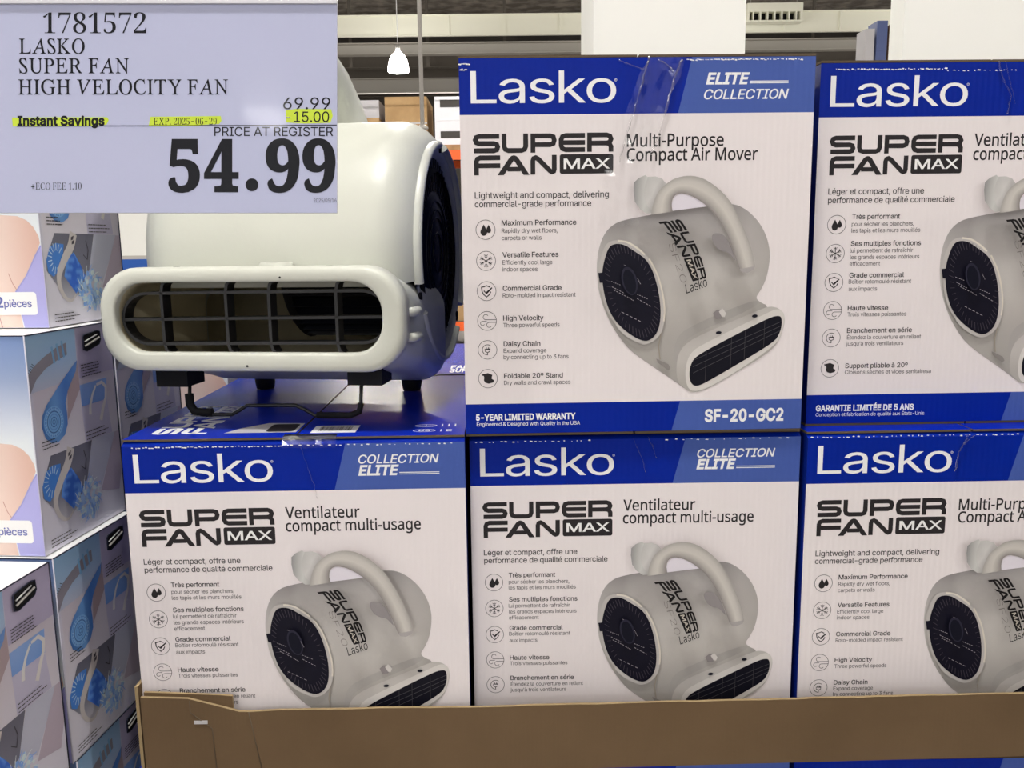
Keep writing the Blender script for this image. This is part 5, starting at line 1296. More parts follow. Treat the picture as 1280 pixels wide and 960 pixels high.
k = MB(); k.box(-0.6, 0.618, 0.991, 0.995, 0.0032, 0.112, 'tray_kraft', {'+z': 'tray_edge'}); k.build('back_wall', t)
k = MB()
for pts in ([(-0.388, -0.538), (-0.388, -0.553), (-0.369, -0.569), (-0.363, -0.574), (-0.361, -0.63)], [(-0.318, -0.553), (-0.306, -0.63)]):
    k.tube([(x - 0.15, -0.0002, z + ZC - (TZ - 0.0032)) for x, z in pts], 0.0007, 'kraft', 6)
k.build('crease', t)
k = MB()
k.box(-0.384 - 0.15, -0.368 - 0.15, -0.0012, 0.0, -0.5675 + ZC - (TZ - 0.0032), -0.5635 + ZC - (TZ - 0.0032), 'goods_grey')
k.build('glue_tab', t)

def pallet(x0, x1, y0, y1, top, label):
    t = thing('wooden_pallet', label, 'pallet', ((x0 + x1) / 2, y0, 0))
    w, d = (x1 - x0), (y1 - y0)
    pm = MB(); pm.box(-w / 2, w / 2, 0, 0.095, 0, 0.018, 'pallet_wood'); pme = pm.mesh('plank')
    n = max(3, int(d / 0.13))
    for i in range(n):
        link('plank', pme, t, (0, i * (d - 0.095) / (n - 1), top - 0.018))
    bm_ = MB(); bm_.box(-0.05, 0.05, 0, d, 0.0, top - 0.0182, 'pallet_wood'); bme = bm_.mesh('runner')
    for sx in (-w / 2 + 0.05, 0, w / 2 - 0.05):
        link('runner', bme, t, (sx, 0, 0))
pallet(-0.47, 0.76, 0.985, 1.94, Z3T - H - 0.006 + ZC, 'wooden pallet under the fan boxes')

# ------------------------------------------------------------------ brush cartons of the stack on the left
BW, BD, BH = 0.30, 0.176, 0.2525
SP = {
  'sky': [(0.9, -0.7), (96.5, 1.4), (95.2, 39.3), (55.5, 62.2), (-1.0, 65.0)] ,
  'band': [(-1.3, 44.8), (12.0, 35.6), (33.0, 27.1), (57.2, 19.3), (76.3, 16.1), (76.7, 30.4), (57.4, 34.2), (33.2, 40.9), (14.4, 51.0), (-1.3, 66.7)] ,
  'drop': [(95.2, 39.3), (73.1, 52.3), (49.4, 67.5), (27.8, 82.4), (18.6, 92.9), (15.7, 106.2), (20.5, 119.7), (31.8, 128.2), (44.7, 128.7), (57.6, 123.3), (64.8, 111.9), (65.6, 99.2), (64.4, 86.1), (71.2, 72.8), (91.2, 51.8)] ,
  'ringc': [(38.4, 103.2), (57.5, 107.2), (36.2, 116.9)] ,
  'slot': [(109.3, 10.0), (145.3, 7.1), (143.2, 26.3), (108.6, 32.1)] ,
  'hookbg': [(96.6, 70.6), (157.0, 70.1), (154.2, 97.5), (97.2, 97.1)] ,
  'hook1': [(131.1, 76.3), (121.9, 86.6), (115.4, 98.9), (113.6, 110.3)] ,
  'hook2': [(132.7, 75.7), (145.3, 74.3), (153.6, 81.7), (151.4, 95.2), (143.1, 107.6), (136.1, 121.7)] ,
  't1': [(101.9, 46.8), (149.8, 46.7), (101.0, 61.4), (135.0, 61.6)] ,
  't2': [(100.0, 130.2), (140.8, 131.4), (99.0, 136.7), (160.5, 138.3)] ,
  't0': [(12.5, 123.6), (39.2, 123.2), (12.6, 131.3), (47.6, 130.4)] ,
  'dark': [(26.8, 141.3), (112.0, 142.2), (94.8, 187.0), (69.8, 214.6), (50.8, 224.2), (35.2, 215.8), (5.1, 185.7), (5.8, 173.2)] ,
  'brush': [(27.6, 153.1), (43.7, 154.7), (39.7, 170.8), (28.9, 186.5), (17.1, 193.2), (7.4, 187.3), (5.8, 173.2), (14.9, 157.8)] ,
  'oval': [(57.1, 141.0), (74.3, 141.7), (62.9, 158.1), (44.0, 178.9), (35.1, 199.6), (35.5, 214.2), (28.9, 212.2), (21.5, 199.0), (25.4, 183.2), (41.3, 161.1)] ,
  'blue': [(48.1, 170.9), (63.3, 164.6), (75.5, 179.7), (85.0, 195.1), (60.9, 215.7), (51.0, 205.3), (38.8, 193.3)] ,
  'pouf': [(94.4, 212.6), (125.9, 214.3), (90.0, 239.7)] ,
  'diag': [(113.5, 142.2), (165.9, 142.7), (153.9, 164.0), (124.3, 203.7), (94.2, 185.3)] ,
  'pink': [(165.8, 143.1), (198.1, 143.4), (187.8, 191.9), (165.5, 220.1), (123.2, 210.6)] ,
  't3': [(11.3, 237.4), (54.0, 240.1), (10.0, 245.3), (70.6, 246.6)] ,
  'skin': [(47.1, 120.2), (26.1, 122.0), (15.2, 126.8), (7.8, 134.5), (2.4, 145.3), (1.6, 153.0), (7.9, 166.8), (22.1, 191.6), (37.3, 210.2), (31.8, 251.4), (61.9, 252.1)] ,
  'towel': [(1.9, 156.1), (-1.6, 170.0), (-1.4, 252.3), (30.2, 252.2), (37.3, 210.2), (22.1, 191.6), (7.9, 166.8)] ,
  'label': [(62.2, 210.0), (11.7, 210.4), (14.4, 236.9), (65.2, 236.6), (59.1, 226.6), (18.4, 227.7)] ,
  'c': [(-1.4, 252.3), (-5.2, 119.4)] ,
}
def brush_meshes():
    out = []
    m = MB()
    m.box(-BW, 0, 0, BD, 0, BH, 'brush_side', {'+z': 'brush_top', '-z': 'brush_back', '+y': 'brush_back', '-x': 'brush_back', '-y': 'brush_back'})
    out.append(('body', m.mesh('body'), []))
    m = MB()
    e = 0.0007
    m.tube([(e, -e, 0), (e, -e, BH)], 0.0008, 'brush_side', 6)
    m.tube([(-BW, -e, BH), (0, -e, BH)], 0.0007, 'brush_edge', 6)
    m.tube([(e, 0, BH), (e, BD, BH)], 0.0008, 'brush_edge', 6)
    m.tube([(e, BD, 0), (e, BD, BH)], 0.0007, 'brush_edge', 6)
    out.append(('edge_fold', m.mesh('edge_fold'), []))
    # front: bluish sheet fading to pale, shoulder with a towel, white number label
    M = 'brush_front'
    f = Flat(lambda x, y, h: (x * MMS, -h * LH, BH + y * MMS))
    up = lambda L: [(-x, -y) for x, y in L]
    f.shaded([(-300, -252.5), (0, -252.5), (0, 0), (-300, 0)], lambda x, y: lerp_stops(-y, [(0, S(118, 144, 194)), (45, S(142, 160, 196)), (95, S(196, 204, 220)), (125, S(220, 226, 234)), (252, S(216, 222, 232))]), M, 1, 14)
    skin = [(292, 252), (286, 190), (270, 146), (236, 126), (196, 118), (178, 100), (174, 84), (120, 84), (116, 100), (100, 116), (62, 118)] + SP['skin'][:-1] + [(31.8, 252)]
    def skin_c(x, y):
        k = max(0.0, min(1.0, (-x - 5) / 45.0))
        a, b = (210, 174, 160), (224, 202, 192)
        return S(*[a[i] + (b[i] - a[i]) * k for i in range(3)])
    f.shaded(up(skin), skin_c, M, 2, 9)
    f.stroke([(-44, -188), (-40, -200), (-33, -212)], 0.9, M, 3, S(186, 140, 128))
    f.stroke([(-66, -215), (-58, -252)], 1.0, M, 3, S(170, 130, 130))
    tow = [(0, 156)] + SP['towel'][1:]
    tow = [(max(0.0, x), min(252.4, y)) for x, y in tow]
    f.shaded(up(tow), lambda x, y: S(166, 164, 216) if (int(x) + int(y)) % 3 else S(184, 182, 226), M, 4, 3)
    f.stroke(up([(0.5, 156), (7.9, 166.8), (22.1, 191.6), (37.3, 210.2)]), 1.6, M, 5, S(150, 150, 206))
    out.append(('front_picture', f.mb.mesh('front_picture'), []))
    g = Flat(lambda x, y, h: (x * MMS, -h * LH, BH + y * MMS))
    g.poly(rrect(-92, -12, -237, -210, 4), 'ink_white', 6)
    g2 = Flat(lambda x, y, h: (x * MMS, -h * LH, BH + y * MMS))
    P, T = text_fit('2', -63, -54, -227.6, weight=34)
    g2.tris(P, T, M, 7, [S(96, 104, 166)] * len(P))
    P, T = text_fit('pièces', -53, -18.6, -227.6, weight=14)
    g2.tris(P, T, M, 7, [S(96, 104, 166)] * len(P))
    out.append(('number_label', g.mb.mesh('number_label'), [('number_lettering', g2.mb.mesh('number_lettering'))]))
    # side: brush pictures, hand hole, small text
    M = 'brush_print'
    f = Flat(lambda x, y, h: (h * LH, x * MMS, BH + y * MMS))
    dn = lambda L: [(min(BD * 1000 - 0.3, max(0.2, x)), -min(252.2, max(0.3, y))) for x, y in L]
    con = lambda c: (lambda x, y: S(*c))
    f.shaded(dn([(0, 0), (176, 0), (176, 252.5), (0, 252.5)]), lambda x, y: S(*lerp_stops(-y, [(0, (188, 188, 206)), (70, (192, 184, 194)), (140, (208, 204, 214)), (252, (216, 214, 226))])), M, 1, 20)
    f.shaded(dn(SP['sky']), lambda x, y: S(*lerp_stops(-y, [(0, (136, 172, 204)), (35, (150, 176, 206)), (65, (176, 180, 198))])), M, 2, 8)
    f.shaded(dn([(96.5, 0), (176, 0), (176, 62), (97, 62)]), con((172, 164, 190)), M, 2)
    f.shaded(dn(SP['band']), con((130, 126, 136)), M, 3)
    for a in (0, 1, 2):
        s0, t0 = 46 + a * 10, 23 - a * 2.4
        f.shaded(dn([(s0, t0 - 5), (s0 + 3.4, t0 - 6), (s0 + 6.4, t0 + 14), (s0 + 2.6, t0 + 15)]), con((112, 158, 196)), M, 4)
    for i in range(5):
        f.stroke(dn([(0.5 + i * 2, 41 - i * 2.2), (4.5 + i * 2, 43.5 - i * 2.2)]), 0.7, M, 4, S(36, 34, 44))
    f.shaded(dn([(71, 72), (96, 40), (96.5, 75), (66, 108)]), con((160, 142, 146)), M, 3)
    f.shaded(dn(SP['drop']), lambda x, y: S(*lerp_stops(x - 0.0 * y, [(15, (62, 106, 172)), (45, (104, 150, 206)), (66, (66, 112, 184)), (95, (96, 138, 196))])), M, 5, 6)
    f.shaded(dn(ellipse(38.4, 104, 19, 18.5)), con((120, 168, 216)), M, 6)
    for rr, c in ((16.5, (84, 132, 196)), (12.5, (40, 84, 150)), (9.0, (92, 140, 200)), (5.6, (52, 96, 164)), (2.6, (60, 104, 170))):
        f.ring(38.4, -104, rr, 1.1, M, 7, 30, S(*c))
    for i in range(26):
        a = 2 * math.pi * i / 26
        f.stroke([(38.4 + 14 * math.cos(a), -104 + 14 * math.sin(a)), (38.4 + 17.5 * math.cos(a), -104 + 17.5 * math.sin(a))], 0.6, M, 8, S(176, 206, 236))
    f.shaded(dn(SP['hookbg']), lambda x, y: S(*lerp_stops(-y, [(70, (128, 162, 214)), (97, (112, 150, 210))])), M, 3, 10)
    f.shaded(dn([(97, 97), (154, 97), (160, 142), (99, 142)]), con((186, 182, 204)), M, 2)
    f.stroke(dn(SP['hook1']), [3, 4, 5, 6], M, 4, S(214, 212, 212))
    f.stroke(dn(SP['hook2']), [3.4, 4.2, 4.6, 5, 6, 7], M, 4, S(212, 208, 206))
    # lower picture
    f.shaded(dn(SP['diag']), con((188, 190, 206)), M, 2)
    f.shaded(dn(SP['pink']), con((184, 172, 186)), M, 2)
    f.shaded(dn(SP['dark']), lambda x, y: S(*lerp_stops(-y, [(141, (104, 104, 118)), (190, (122, 122, 136)), (224, (186, 184, 192))])), M, 3, 8)
    f.shaded(dn(SP['brush']), con((70, 128, 208)), M, 4)
    for i in range(13):
        a = 1.2 + i * 0.36
        f.stroke(dn([(26 + 9 * math.cos(a), 172 + 10 * math.sin(a)), (26 + 17 * math.cos(a), 172 + 19 * math.sin(a))]), 1.3, M, 5, S(184, 208, 238))
    f.shaded(dn(SP['blue']), lambda x, y: S(*((58, 104, 200) if int(x * 0.35 + y * 0.22) % 2 else (98, 148, 222))), M, 5, 5)
    f.stroke(dn(smooth_line([(66, 141), (58, 157), (43, 172), (30, 188), (27, 200), (31, 212), (40, 221), (51, 223), (60, 216)], 4)), [max(1.6, 15 - 0.42 * i) for i in range(33)], M, 6, S(196, 190, 188))
    for i in range(2):
        f.shaded(dn([(60 + i * 1, 146 + i * 5), (66 + i, 144 + i * 5), (64 + i, 149 + i * 5), (59 + i, 150 + i * 5)]), con((70, 66, 74)), M, 7)
    f.stroke(dn([(92, 150), (96, 162), (92, 174), (84, 168)]), 1.4, M, 5, S(60, 58, 66))
    rnd = random.Random(2)
    for i in range(70):
        a = rnd.random() * 6.28
        r0 = rnd.random() ** 0.5 * 22
        x, y = 93 + r0 * math.cos(a) * 1.1, 212 + r0 * math.sin(a) * 1.1
        f.shaded(dn(ellipse(x, y, rnd.uniform(2, 6), rnd.uniform(2, 5), rnd.random() * 3, 9)), con(rnd.choice([(160, 192, 236), (186, 210, 244), (212, 226, 248), (134, 174, 230)])), M, 8 + i % 3)
    for i in range(46):
        a = i * 2.399
        r1 = 14 + (i * 7 % 11)
        f.stroke(dn([(94 + r1 * math.cos(a), 212 + r1 * math.sin(a)), (94 + (r1 + 8) * math.cos(a + 0.2), 212 + (r1 + 8) * math.sin(a + 0.2))]), 0.9, M, 11, S(222, 234, 250) if i % 3 else S(132, 172, 228))
    out.append(('side_picture', f.mb.mesh('side_picture'), []))
    f = Flat(lambda x, y, h: (h * LH, x * MMS, BH + y * MMS))
    rnd = random.Random(5)
    for x0, x1, y0, y1, n in ((101, 148, 47, 61, 5), (100, 156, 130, 139, 3), (12, 44, 123, 131, 3), (11, 66, 238, 246, 3)):
        for i in range(n):
            y = -(y0 + (y1 - y0) * i / (n - 1))
            x = x0
            xe = x1 - rnd.uniform(0, 0.3) * (x1 - x0)
            while x < xe:
                w = rnd.uniform(2.5, 7)
                f.poly([(x, y - 0.55), (min(xe, x + w), y - 0.55), (min(xe, x + w), y + 0.55), (x, y + 0.55)], 'ink_grey', 12)
                x += w + 0.9
    out.append(('small_print', f.mb.mesh('small_print'), []))
    m = MB()
    sl = dn([(109, 13), (112, 10.5), (140, 8.0), (147, 9.5), (148, 20), (144, 25.5), (116, 31), (109, 29)])
    v = [(LH * 14, x * MMS, BH + y * MMS) for x, y in sl]
    m.add(v, [tuple(range(len(v) - 1, -1, -1))], 'rubber')
    n = len(v)
    rim = [(LH * 14 + 0.0006, x * MMS, BH + y * MMS) for x, y in sl]
    m.tube(rim, 0.0007, 'brush_edge', 6, closed=True)
    m2 = MB()
    m2.tube([(0.0024, 0.113, BH - 0.0245), (0.0024, 0.130, BH - 0.0205), (0.0024, 0.145, BH - 0.017)], 0.0013, 'rod_grey', 8)
    m2.tube([(0.0024, 0.113, BH - 0.019), (0.0024, 0.128, BH - 0.0155), (0.0024, 0.140, BH - 0.013)], 0.0009, 'lamp_metal', 8)
    out.append(('hand_hole', m.mesh('hand_hole'), [('inner_bar', m2.mesh('inner_bar'))]))
    return out
BM = brush_meshes()
PSI = -math.radians(4.8)
def brush_carton(x, y, z, label, psi=PSI):
    t = thing('brush_carton', label, 'box', (x, y, z + ZC), psi, 'stacked bath brush cartons')
    for nm, me, kids in BM:
        o = link(nm, me, t)
        if nm == 'small_print':
            o['kind'] = 'stuff'
        for kn, km in kids:
            link(kn, km, o)
    return t
L2T = -0.0944
z = [L2T - BH * i for i in range(0, 5)]                 # tops of the levels from the second one down
brush_carton(-0.5448, 1.0324, L2T + 0.0012, 'topmost bath brush box, its brush picture side beside the fan outlet')
brush_carton(-0.5308, 0.9500, z[1], 'bath brush box under the topmost one, teardrop brush printed on its side')
brush_carton(-0.5205, 0.9440, z[2] - 0.0012, 'bath brush box beside the lower left fan box, third level of the column')
brush_carton(-0.5195, 0.9500, z[3] - 0.0024, 'bath brush box at the lower edge, under the one beside the lower left fan box')
brush_carton(-0.5195, 0.9500, z[4] - 0.0036, 'bath brush box at the foot of the middle column')
dx, dy = BD * math.sin(-PSI) * 1.012, BD * math.cos(PSI) * 1.012
nb = (-0.5205 - dx, 0.9370 - dy)
brush_carton(nb[0], nb[1], z[2] - 0.0012, 'nearest bath brush box, its bare white top showing at the left edge')
brush_carton(nb[0] + 0.002, nb[1], z[3] - 0.0024, 'bath brush box under the nearest one with the bare white top')
brush_carton(nb[0] + 0.002, nb[1], z[4] - 0.0036, 'bath brush box at the foot of the nearest column')
bx, by = -0.5308 + dx, 0.9500 + dy
brush_carton(bx + 0.001, by + 0.001, z[1], 'bath brush box of the rear column, glimpsed below the fan outlet')
brush_carton(bx + 0.006, by + 0.001, z[2] - 0.0012, 'bath brush box of the rear column, third level, behind the fan boxes')
brush_carton(bx + 0.006, by + 0.001, z[3] - 0.0024, 'bath brush box of the rear column, fourth level')
brush_carton(bx + 0.006, by + 0.001, z[4] - 0.0036, 'bath brush box at the foot of the rear column')
for i, lab in enumerate(('bath brush box seen under the fan outlet with its shoulder picture facing out', 'second bath brush box down behind the lower left fan box',
                         'third bath brush box down behind the lower left fan box', 'bottom bath brush box behind the lower left fan box')):
    brush_carton(-0.4905, 1.500, z[i + 1] - 0.0012 * i, lab)
pallet(-0.90, -0.475, 0.74, 1.70, z[4] - 0.0036 + ZC, 'low wooden pallet under the bath brush boxes')

# ------------------------------------------------------------------ the display fan
FZ = ZB + 0.0031 + H + 0.0042 + ZC
fan = thing('air_mover_fan', 'cream plastic blower fan with a black outlet grille, displayed on the left fan box', 'fan', (-0.2615, 1.2670, FZ), -math.radians(7.5))
CZ, RD, HL, HB = 0.2065, 0.18, 0.1690, 0.1900
def lathe_x(prof, m, mbx, n=88, a0=0.0, a1=360.0, cz=CZ, skip=None):
    full = abs(a1 - a0) >= 359.9
    cnt = n if full else n + 1
    rings = []
    for x, r in prof:
        rings.append([(x, -r * math.cos(math.radians(a0 + (a1 - a0) * k / n)), cz + r * math.sin(math.radians(a0 + (a1 - a0) * k / n))) for k in range(cnt)])
    mbx.loft(rings, m, closed_ring=full, skip=skip)
def in_duct(q):
    cx = sum(p[0] for p in q) / 4; cy = sum(p[1] for p in q) / 4; cz = sum(p[2] for p in q) / 4
    return cy < -0.07 and 0.080 < cz < 0.172 and abs(cx) < 0.168
end = [(0.010, 0.130), (0.002, 0.136), (0.0, 0.142), (0.001, 0.150), (0.006, 0.158), (0.016, 0.168), (0.028, 0.1755), (0.042, 0.1795), (0.055, 0.180)]
prof = [(-HB + a, b) for a, b in end] + [(-0.12 + i * 0.02, 0.180) for i in range(12)] + [(HL - a, b) for a, b in reversed(end)]
m = MB()
lathe_x(prof, 'fan_cream', m, skip=in_duct)
m.build('drum', fan, fix=True, sharp=50)
# inner wall of the drum, seen through the outlet
m = MB()
lathe_x([(-HB + 0.012, 0.130), (-HB + 0.02, 0.165), (-0.14, 0.172), (0.14, 0.172), (HL - 0.02, 0.165), (HL - 0.012, 0.130)], 'fan_cream_inner', m, skip=in_duct)
lathe_x([(-HB + 0.013, 0.0), (-HB + 0.012, 0.131)], 'fan_cream_inner', m)
m.build('inner_shell', fan)
# raised lip around the right-hand intake, open at three catches
lipp = [(HL - 0.004, 0.153), (HL + 0.003, 0.1535), (HL + 0.0065, 0.151), (HL + 0.0075, 0.1480), (HL + 0.0065, 0.145), (HL + 0.003, 0.143), (HL - 0.008, 0.1415)]
for a0, a1 in ((-14, 88), (99, 213), (231, 330)):
    m = MB()
    lathe_x(lipp, 'fan_cream', m, 40, a0, a1)
    for a in (a0, a1):
        e = [(x, -r * math.cos(math.radians(a)), CZ + r * math.sin(math.radians(a))) for x, r in lipp]
        m.add(e, [tuple(range(len(e)))], 'fan_cream')
    m.build('intake_lip', fan)
for a in (94, 222, 338):
    m = MB()
    c, s = -math.cos(math.radians(a)), math.sin(math.radians(a))
    m.tube([(HL - 0.012, 0.146 * c, CZ + 0.146 * s), (HL + 0.001, 0.147 * c, CZ + 0.147 * s)], 0.008, 'rubber', 10)
    m.build('catch', fan)
m = MB()
lathe_x([(HL - 0.006, 0.1405), (HL - 0.008, 0.132), (HL - 0.008, 0.085), (HL - 0.005, 0.080), (HL - 0.005, 0.0001)], 'fan_intake_black', m, 60)
plate = m.build('intake_plate', fan, sharp=40)
rm = MB(); rm.box(-0.0045, -0.0032, -0.0013, 0.0013, 0.086, 0.131, 'fan_intake_black')
rme = rm.mesh('rib')
for i in range(54):
    o = link('rib', rme, plate)
    a = 2 * math.pi * i / 54
    o.location = (HL - 0.0035, 0, CZ)
    o.rotation_euler = (a, 0, 0)
for r in (0.072, 0.050, 0.028):
    m = MB(); m.tube([(HL - 0.0045, r * math.cos(t), CZ + r * math.sin(t)) for t in [2 * math.pi * i / 40 for i in range(40)]], 0.0012, 'fan_intake_black', 6, closed=True); m.build('ridge', plate)
m = MB()
lathe_x([(-HB + 0.004, 0.0001), (-HB + 0.004, 0.131), (-HB + 0.008, 0.133)], 'fan_intake_black', m, 48)
ctl = m.build('control_panel', fan)
m = MB(); m.tube([(-HB + 0.004, 0, CZ + 0.02), (-HB - 0.012, 0, CZ + 0.02)], [0.022, 0.018], 'rubber', 20); m.build('dial', ctl)

# outlet duct with a rounded flange
def ring_at(y, x0, x1, z0, z1, r):
    return [(a, y, b) for a, b in rrect(x0, x1, z0, z1, r, 9)]
X0, X1, Z0, Z1 = -0.198, 0.175, 0.072, 0.196
def ins(y, d, r):
    return ring_at(y, X0 + d, X1 - d, Z0 + d, Z1 - d, r)
m = MB()
rings = [ring_at(-0.02, -0.1765, 0.1765, 0.0275, 0.170, 0.040), ring_at(-0.10, -0.1775, 0.1735, 0.046, 0.176, 0.042), ring_at(-0.17, -0.184, 0.170, 0.063, 0.184, 0.042), ring_at(-0.208, -0.190, 0.167, 0.076, 0.189, 0.042),
         ins(-0.212, 0.006, 0.044), ins(-0.215, 0.0015, 0.047), ins(-0.219, 0.0, 0.048), ins(-0.243, 0.0, 0.048), ins(-0.2485, 0.0015, 0.047), ins(-0.2508, 0.0045, 0.045), ins(-0.2515, 0.008, 0.043),
         ring_at(-0.2515, -0.1805, 0.1535, 0.0915, 0.1815, 0.0395), ring_at(-0.2508, -0.1790, 0.1515, 0.0935, 0.1795, 0.0375), ring_at(-0.248, -0.1780, 0.1502, 0.0948, 0.1782, 0.0362), ring_at(-0.240, -0.178, 0.150, 0.095, 0.178, 0.036)]
m.loft(list(reversed(rings)), 'fan_cream')
m.build('outlet_housing', fan, sharp=60)
m = MB()
m.loft(list(reversed([ring_at(-0.240, -0.178, 0.150, 0.095, 0.178, 0.036), ring_at(-0.20, -0.176, 0.150, 0.090, 0.176, 0.036), ring_at(-0.12, -0.160, 0.155, 0.078, 0.172, 0.034), ring_at(-0.06, -0.158, 0.156, 0.060, 0.172, 0.03)])), 'fan_cream_inner')
for i in range(len(m.f)):
    m.f[i] = list(reversed(m.f[i]))
m.build('outlet_throat', fan)
for zz in (0.139, 0.108):
    m = MB()
    m.tube([(0.166, -0.206, zz), (0.1725, -0.200, zz), (0.1765, -0.182, zz), (0.170, -0.172, zz)], [0.004, 0.006, 0.006, 0.003], 'fan_cream', 12)
    m.build('side_boss', fan)
m = MB(); m.tube([(-0.018, -0.188, 0.190), (0.022, -0.188, 0.190)], 0.0095, 'fan_cream', 12); m.build('top_boss', fan)
for x, z_, r in ((0.031, 0.1835, 0.0012), (-0.015, 0.0795, 0.0014)):
    m = MB(); m.tube([(x, -0.252, z_), (x, -0.2505, z_)], r, 'rubber', 8); m.build('pin_hole', fan)
for x in (-0.105, 0.085):
    m = MB(); m.tube([(x, -0.232, 0.1961), (x, -0.232, 0.1935)], 0.004, 'rubber', 12); m.build('screw_hole', fan)

# grille: stadium frame, bars standing on edge
gr = thing('outlet_grille', '', '')
for k_ in ('label', 'category'):
    del gr[k_]
gr.parent = fan
GY0, GY1 = -0.2385, -0.219
def slab_path(pts, th, name, closed=False):
    """flat bar bent along a path in the x-z plane, standing GY0..GY1 deep"""
    m = MB()
    n = len(pts)
    V = [Vector(p) for p in pts]
    rr = []
    for i in range(n):
        a = V[i - 1] if (i > 0 or closed) else V[i]
        b = V[(i + 1) % n] if (i < n - 1 or closed) else V[i]
        t = (b - a).normalized()
        nn = Vector((-t.y, t.x)) * th / 2
        p, q = V[i] + nn, V[i] - nn
        rr.append([(p.x, GY0, p.y), (p.x, GY1, p.y), (q.x, GY1, q.y), (q.x, GY0, q.y)])
    if closed:
        rr.append(rr[0])
    m.loft(rr, 'fan_black', smooth=False, cap0=not closed, cap1=not closed)
    return m.build(name, gr)
L = [(-0.1440 + 0.0305 * math.cos(t), 0.1345 + 0.0305 * math.sin(t)) for t in [math.pi / 2 + math.pi * i / 14 for i in range(15)]]
Rr = [(0.1235 + 0.0305 * math.cos(t), 0.1365 + 0.0305 * math.sin(t)) for t in [-math.pi / 2 + math.pi * i / 14 for i in range(15)]]
slab_path(L + Rr, 0.0034, 'grille_frame', True)
slab_path([(-0.174, 0.1335), (0.153, 0.1365)], 0.0034, 'grille_bar')
for x in (-0.124, -0.043, 0.0105, 0.0925):
    slab_path([(x + 0.006, 0.1795), (x + 0.002, 0.175), (x, 0.165), (x, 0.104), (x + 0.002, 0.097), (x + 0.005, 0.0935)], 0.0036, 'grille_bar')

# blower wheel inside
wh = MB()
lathe_x([(-0.028, 0.03), (-0.028, 0.112), (-0.022, 0.118), (-0.016, 0.112)], 'rubber', wh, 40)
lathe_x([(0.168, 0.112), (0.164, 0.118), (0.160, 0.112), (0.160, 0.03)], 'rubber', wh, 40)
lathe_x([(-0.02, 0.06), (0.165, 0.06)], 'rubber', wh, 30)
bw = wh.build('blower_wheel', fan)
bl = MB(); bl.box(-0.022, 0.164, -0.001, 0.001, 0.098, 0.116, 'fan_intake_black')
blm = bl.mesh('blade')
for i in range(40):
    o = link('blade', blm, bw)
    o.location = (0, 0, CZ)
    o.rotation_euler = (2 * math.pi * i / 40, 0, 0)

# carrying handle with a cord hook behind it
m = MB()
hp = [(-0.118, 0.318), (-0.126, 0.352), (-0.125, 0.388), (-0.112, 0.425), (-0.080, 0.460), (-0.030, 0.478), (0.02, 0.478), (0.070, 0.460), (0.105, 0.425), (0.118, 0.388), (0.120, 0.352), (0.112, 0.318)]
hr = [0.056, 0.046, 0.036, 0.027, 0.022, 0.021, 0.021, 0.023, 0.030, 0.040, 0.050, 0.056]
m.tube([(0, y, z_) for y, z_ in hp], hr, 'fan_cream', 18)
hd_ = m.build('handle', fan)
m = MB(); m.tube([(-0.004, 0.112, 0.395), (-0.006, 0.148, 0.410), (-0.006, 0.160, 0.428), (-0.006, 0.158, 0.438)], [0.016, 0.017, 0.020, 0.015], 'fan_cream', 14); m.build('cord_hook', hd_)

# wire stand and feet
wire = [(-0.134, 0.046), (-0.136, 0.023), (-0.1345, 0.010), (-0.127, 0.004), (-0.107, 0.0028), (-0.079, 0.0032), (-0.068, 0.009), (-0.058, 0.0155), (0.008, 0.0165), (0.020, 0.011), (0.033, 0.0035), (0.080, 0.0035), (0.091, 0.008), (0.0945, 0.018), (0.097, 0.052)]
YW = -0.165
st = MB(); st.tube([(x, YW, z_) for x, z_ in wire], 0.0023, 'wire_black', 10)
std = st.build('wire_stand', fan)
m = MB(); m.tube([(x, YW, z_) for x, z_ in ((-0.1362, 0.030), (-0.136, 0.016), (-0.130, 0.0068), (-0.118, 0.0056), (-0.106, 0.0056))], 0.0056, 'rubber', 12); m.build('rubber_sleeve', std)
m = MB(); m.tube([(x, YW, z_) for x, z_ in ((0.036, 0.0042), (0.080, 0.0042), (0.092, 0.009), (0.095, 0.020))], 0.0040, 'rubber', 12); m.build('rubber_sleeve', std)
for x0, x1, zb_ in ((-0.167, -0.125, 0.043), (0.086, 0.130, 0.047)):
    m = MB(); m.box(x0, x1, -0.188, -0.142, zb_, 0.074, 'rubber'); m.build('stand_bracket', fan)
for x in (-0.128, 0.106):
    m = MB(); m.tube([(x, 0.06, 0.045), (x, 0.06, 0.012), (x, 0.06, 0.0)], [0.0165, 0.0155, 0.0135], 'rubber', 18); m.build('rubber_foot', fan)

# ------------------------------------------------------------------ price sign, hung on two cords
SD = 0.55
KS = SD / 1086.3
sg = bpy.data.objects.new('price_sign', None)
COL.objects.link(sg)
PX0, PX1, PY0, PY1 = -2, 421.3, 1.5, 266.0
ox, oy = 210.0, 266.0
org = Vector((0, 0, ZC)) + R_FWD * SD + R_RIGHT * ((ox - 640) * KS) + R_UP * (-(oy - 480) * KS)
sg.matrix_world = Matrix(((R_RIGHT.x, R_UP.x, -R_FWD.x, org.x), (R_RIGHT.y, R_UP.y, -R_FWD.y, org.y), (R_RIGHT.z, R_UP.z, -R_FWD.z, org.z), (0, 0, 0, 1)))
tag(sg, 'pale lilac price sign with black lettering hanging above the display fan', 'sign')
def s3(x, y, h):
    return ((x - ox) * KS, (oy - y) * KS, h * 0.00006)
m = MB()
a, b = s3(PX0, PY1, 0), s3(PX1, PY0, 0)
m.box(a[0], b[0], a[1], b[1], -0.0014, 0.0, 'sign_frame', {'+z': 'sign_paper'})
m.build('card', sg)
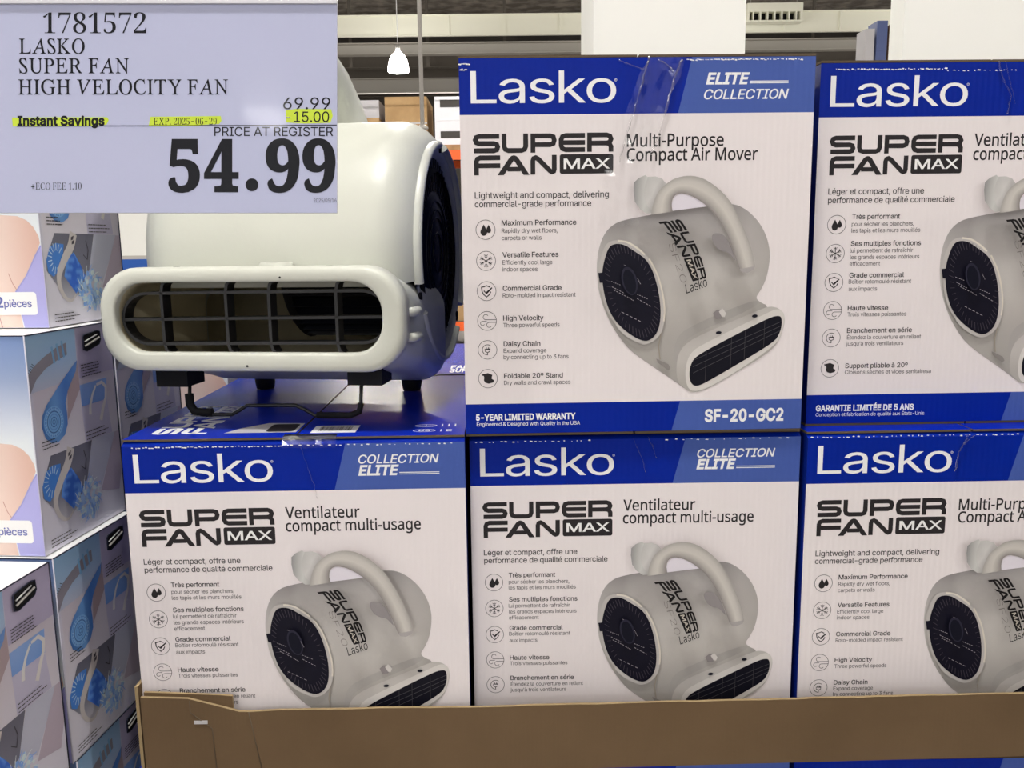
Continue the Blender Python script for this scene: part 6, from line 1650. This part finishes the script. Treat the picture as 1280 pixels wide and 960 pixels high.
def st_(fl, s, x0, x1, y, m_, h, cap=None, **k):
    P, T = text_fit(s, x0, x1, 0, size=cap, **k)
    fl.tris([(p[0], y - p[1]) for p in P], T, m_, h)
for L in ([(16, 158), (15, 147), (70, 146.5), (134, 146.5), (136, 150), (133, 156), (90, 158), (40, 158.5)], [(186, 157), (188, 146), (230, 145.5), (276, 145), (277, 151), (274, 155), (230, 157.5)], [(358, 153), (357, 138), (370, 136), (414, 136.5), (416, 145), (413, 153.5), (380, 154.5)]):
    f = Flat(s3)
    f.poly([(x, y) for x, y in reversed(L)], 'sign_highlight', 1)
    link('highlighter_mark', f.mb.mesh('highlighter_mark'), sg)
f = Flat(s3)
st_(f, '1781572', 54, 183, 42, 'sign_ink', 2, 26, font='R', weight=4)
st_(f, 'LASKO', 24, 106, 67, 'sign_ink', 2, 18.5, font='R', weight=4)
st_(f, 'SUPER FAN', 24, 161, 91.5, 'sign_ink', 2, 18.5, font='R', weight=4)
st_(f, 'HIGH VELOCITY FAN', 23, 285, 118, 'sign_ink', 2, 18.5, font='R', weight=4)
st_(f, 'Instant Savings', 22, 131, 156.5, 'sign_ink', 2, 11, weight=36)
st_(f, 'EXP. 2025-06-29', 192, 271, 156, 'sign_ink', 2, 8.5, font='R', weight=2)
st_(f, '69.99', 354, 413, 136.5, 'sign_ink', 2, 14.5, weight=2)
st_(f, '-15.00', 357.5, 411.5, 152.5, 'sign_ink', 2, 13, weight=2)
st_(f, 'PRICE AT REGISTER', 268, 416.5, 170, 'sign_ink', 2, 11.2, weight=2)
st_(f, '+ECO FEE 1.10', 39, 102, 237, 'sign_ink', 2, 8.5, font='R', weight=0)
st_(f, '2025/05/16', 392, 420.5, 253, 'sign_ink', 2, 5, weight=-8)
f.poly([(21, 158.4), (421, 156.9), (421, 155.9), (21, 157.4)], 'sign_ink', 2)
for s, x0, x1 in (('5', 210.5, 250), ('4', 255, 298.5), ('9', 332, 374.5), ('9', 378, 419.5)):
    st_(f, s, x0, x1, 239, 'sign_ink', 2, 64, font='S', weight=10)
f.poly(list(reversed(ellipse(315, 231, 8, 8))), 'sign_ink', 2)
link('lettering', f.mb.mesh('lettering'), sg)
m = MB(); m.box(a[0], b[0], b[1] - 0.002, b[1] + 0.006, -0.003, 0.0018, 'sign_frame'); m.build('top_rail', sg)
up_l = Vector((R_RIGHT.z, R_UP.z, -R_FWD.z))
for x in (60, 360):
    p = Vector(s3(x, PY0, 0)) + Vector((0, 0.004, -0.001))
    m = MB(); m.tube([p, p + up_l * ((H_CEIL - org.z - (p.y) * R_UP.z) * 1.0)], 0.0008, 'rod_grey', 6); m.build('cord', sg)
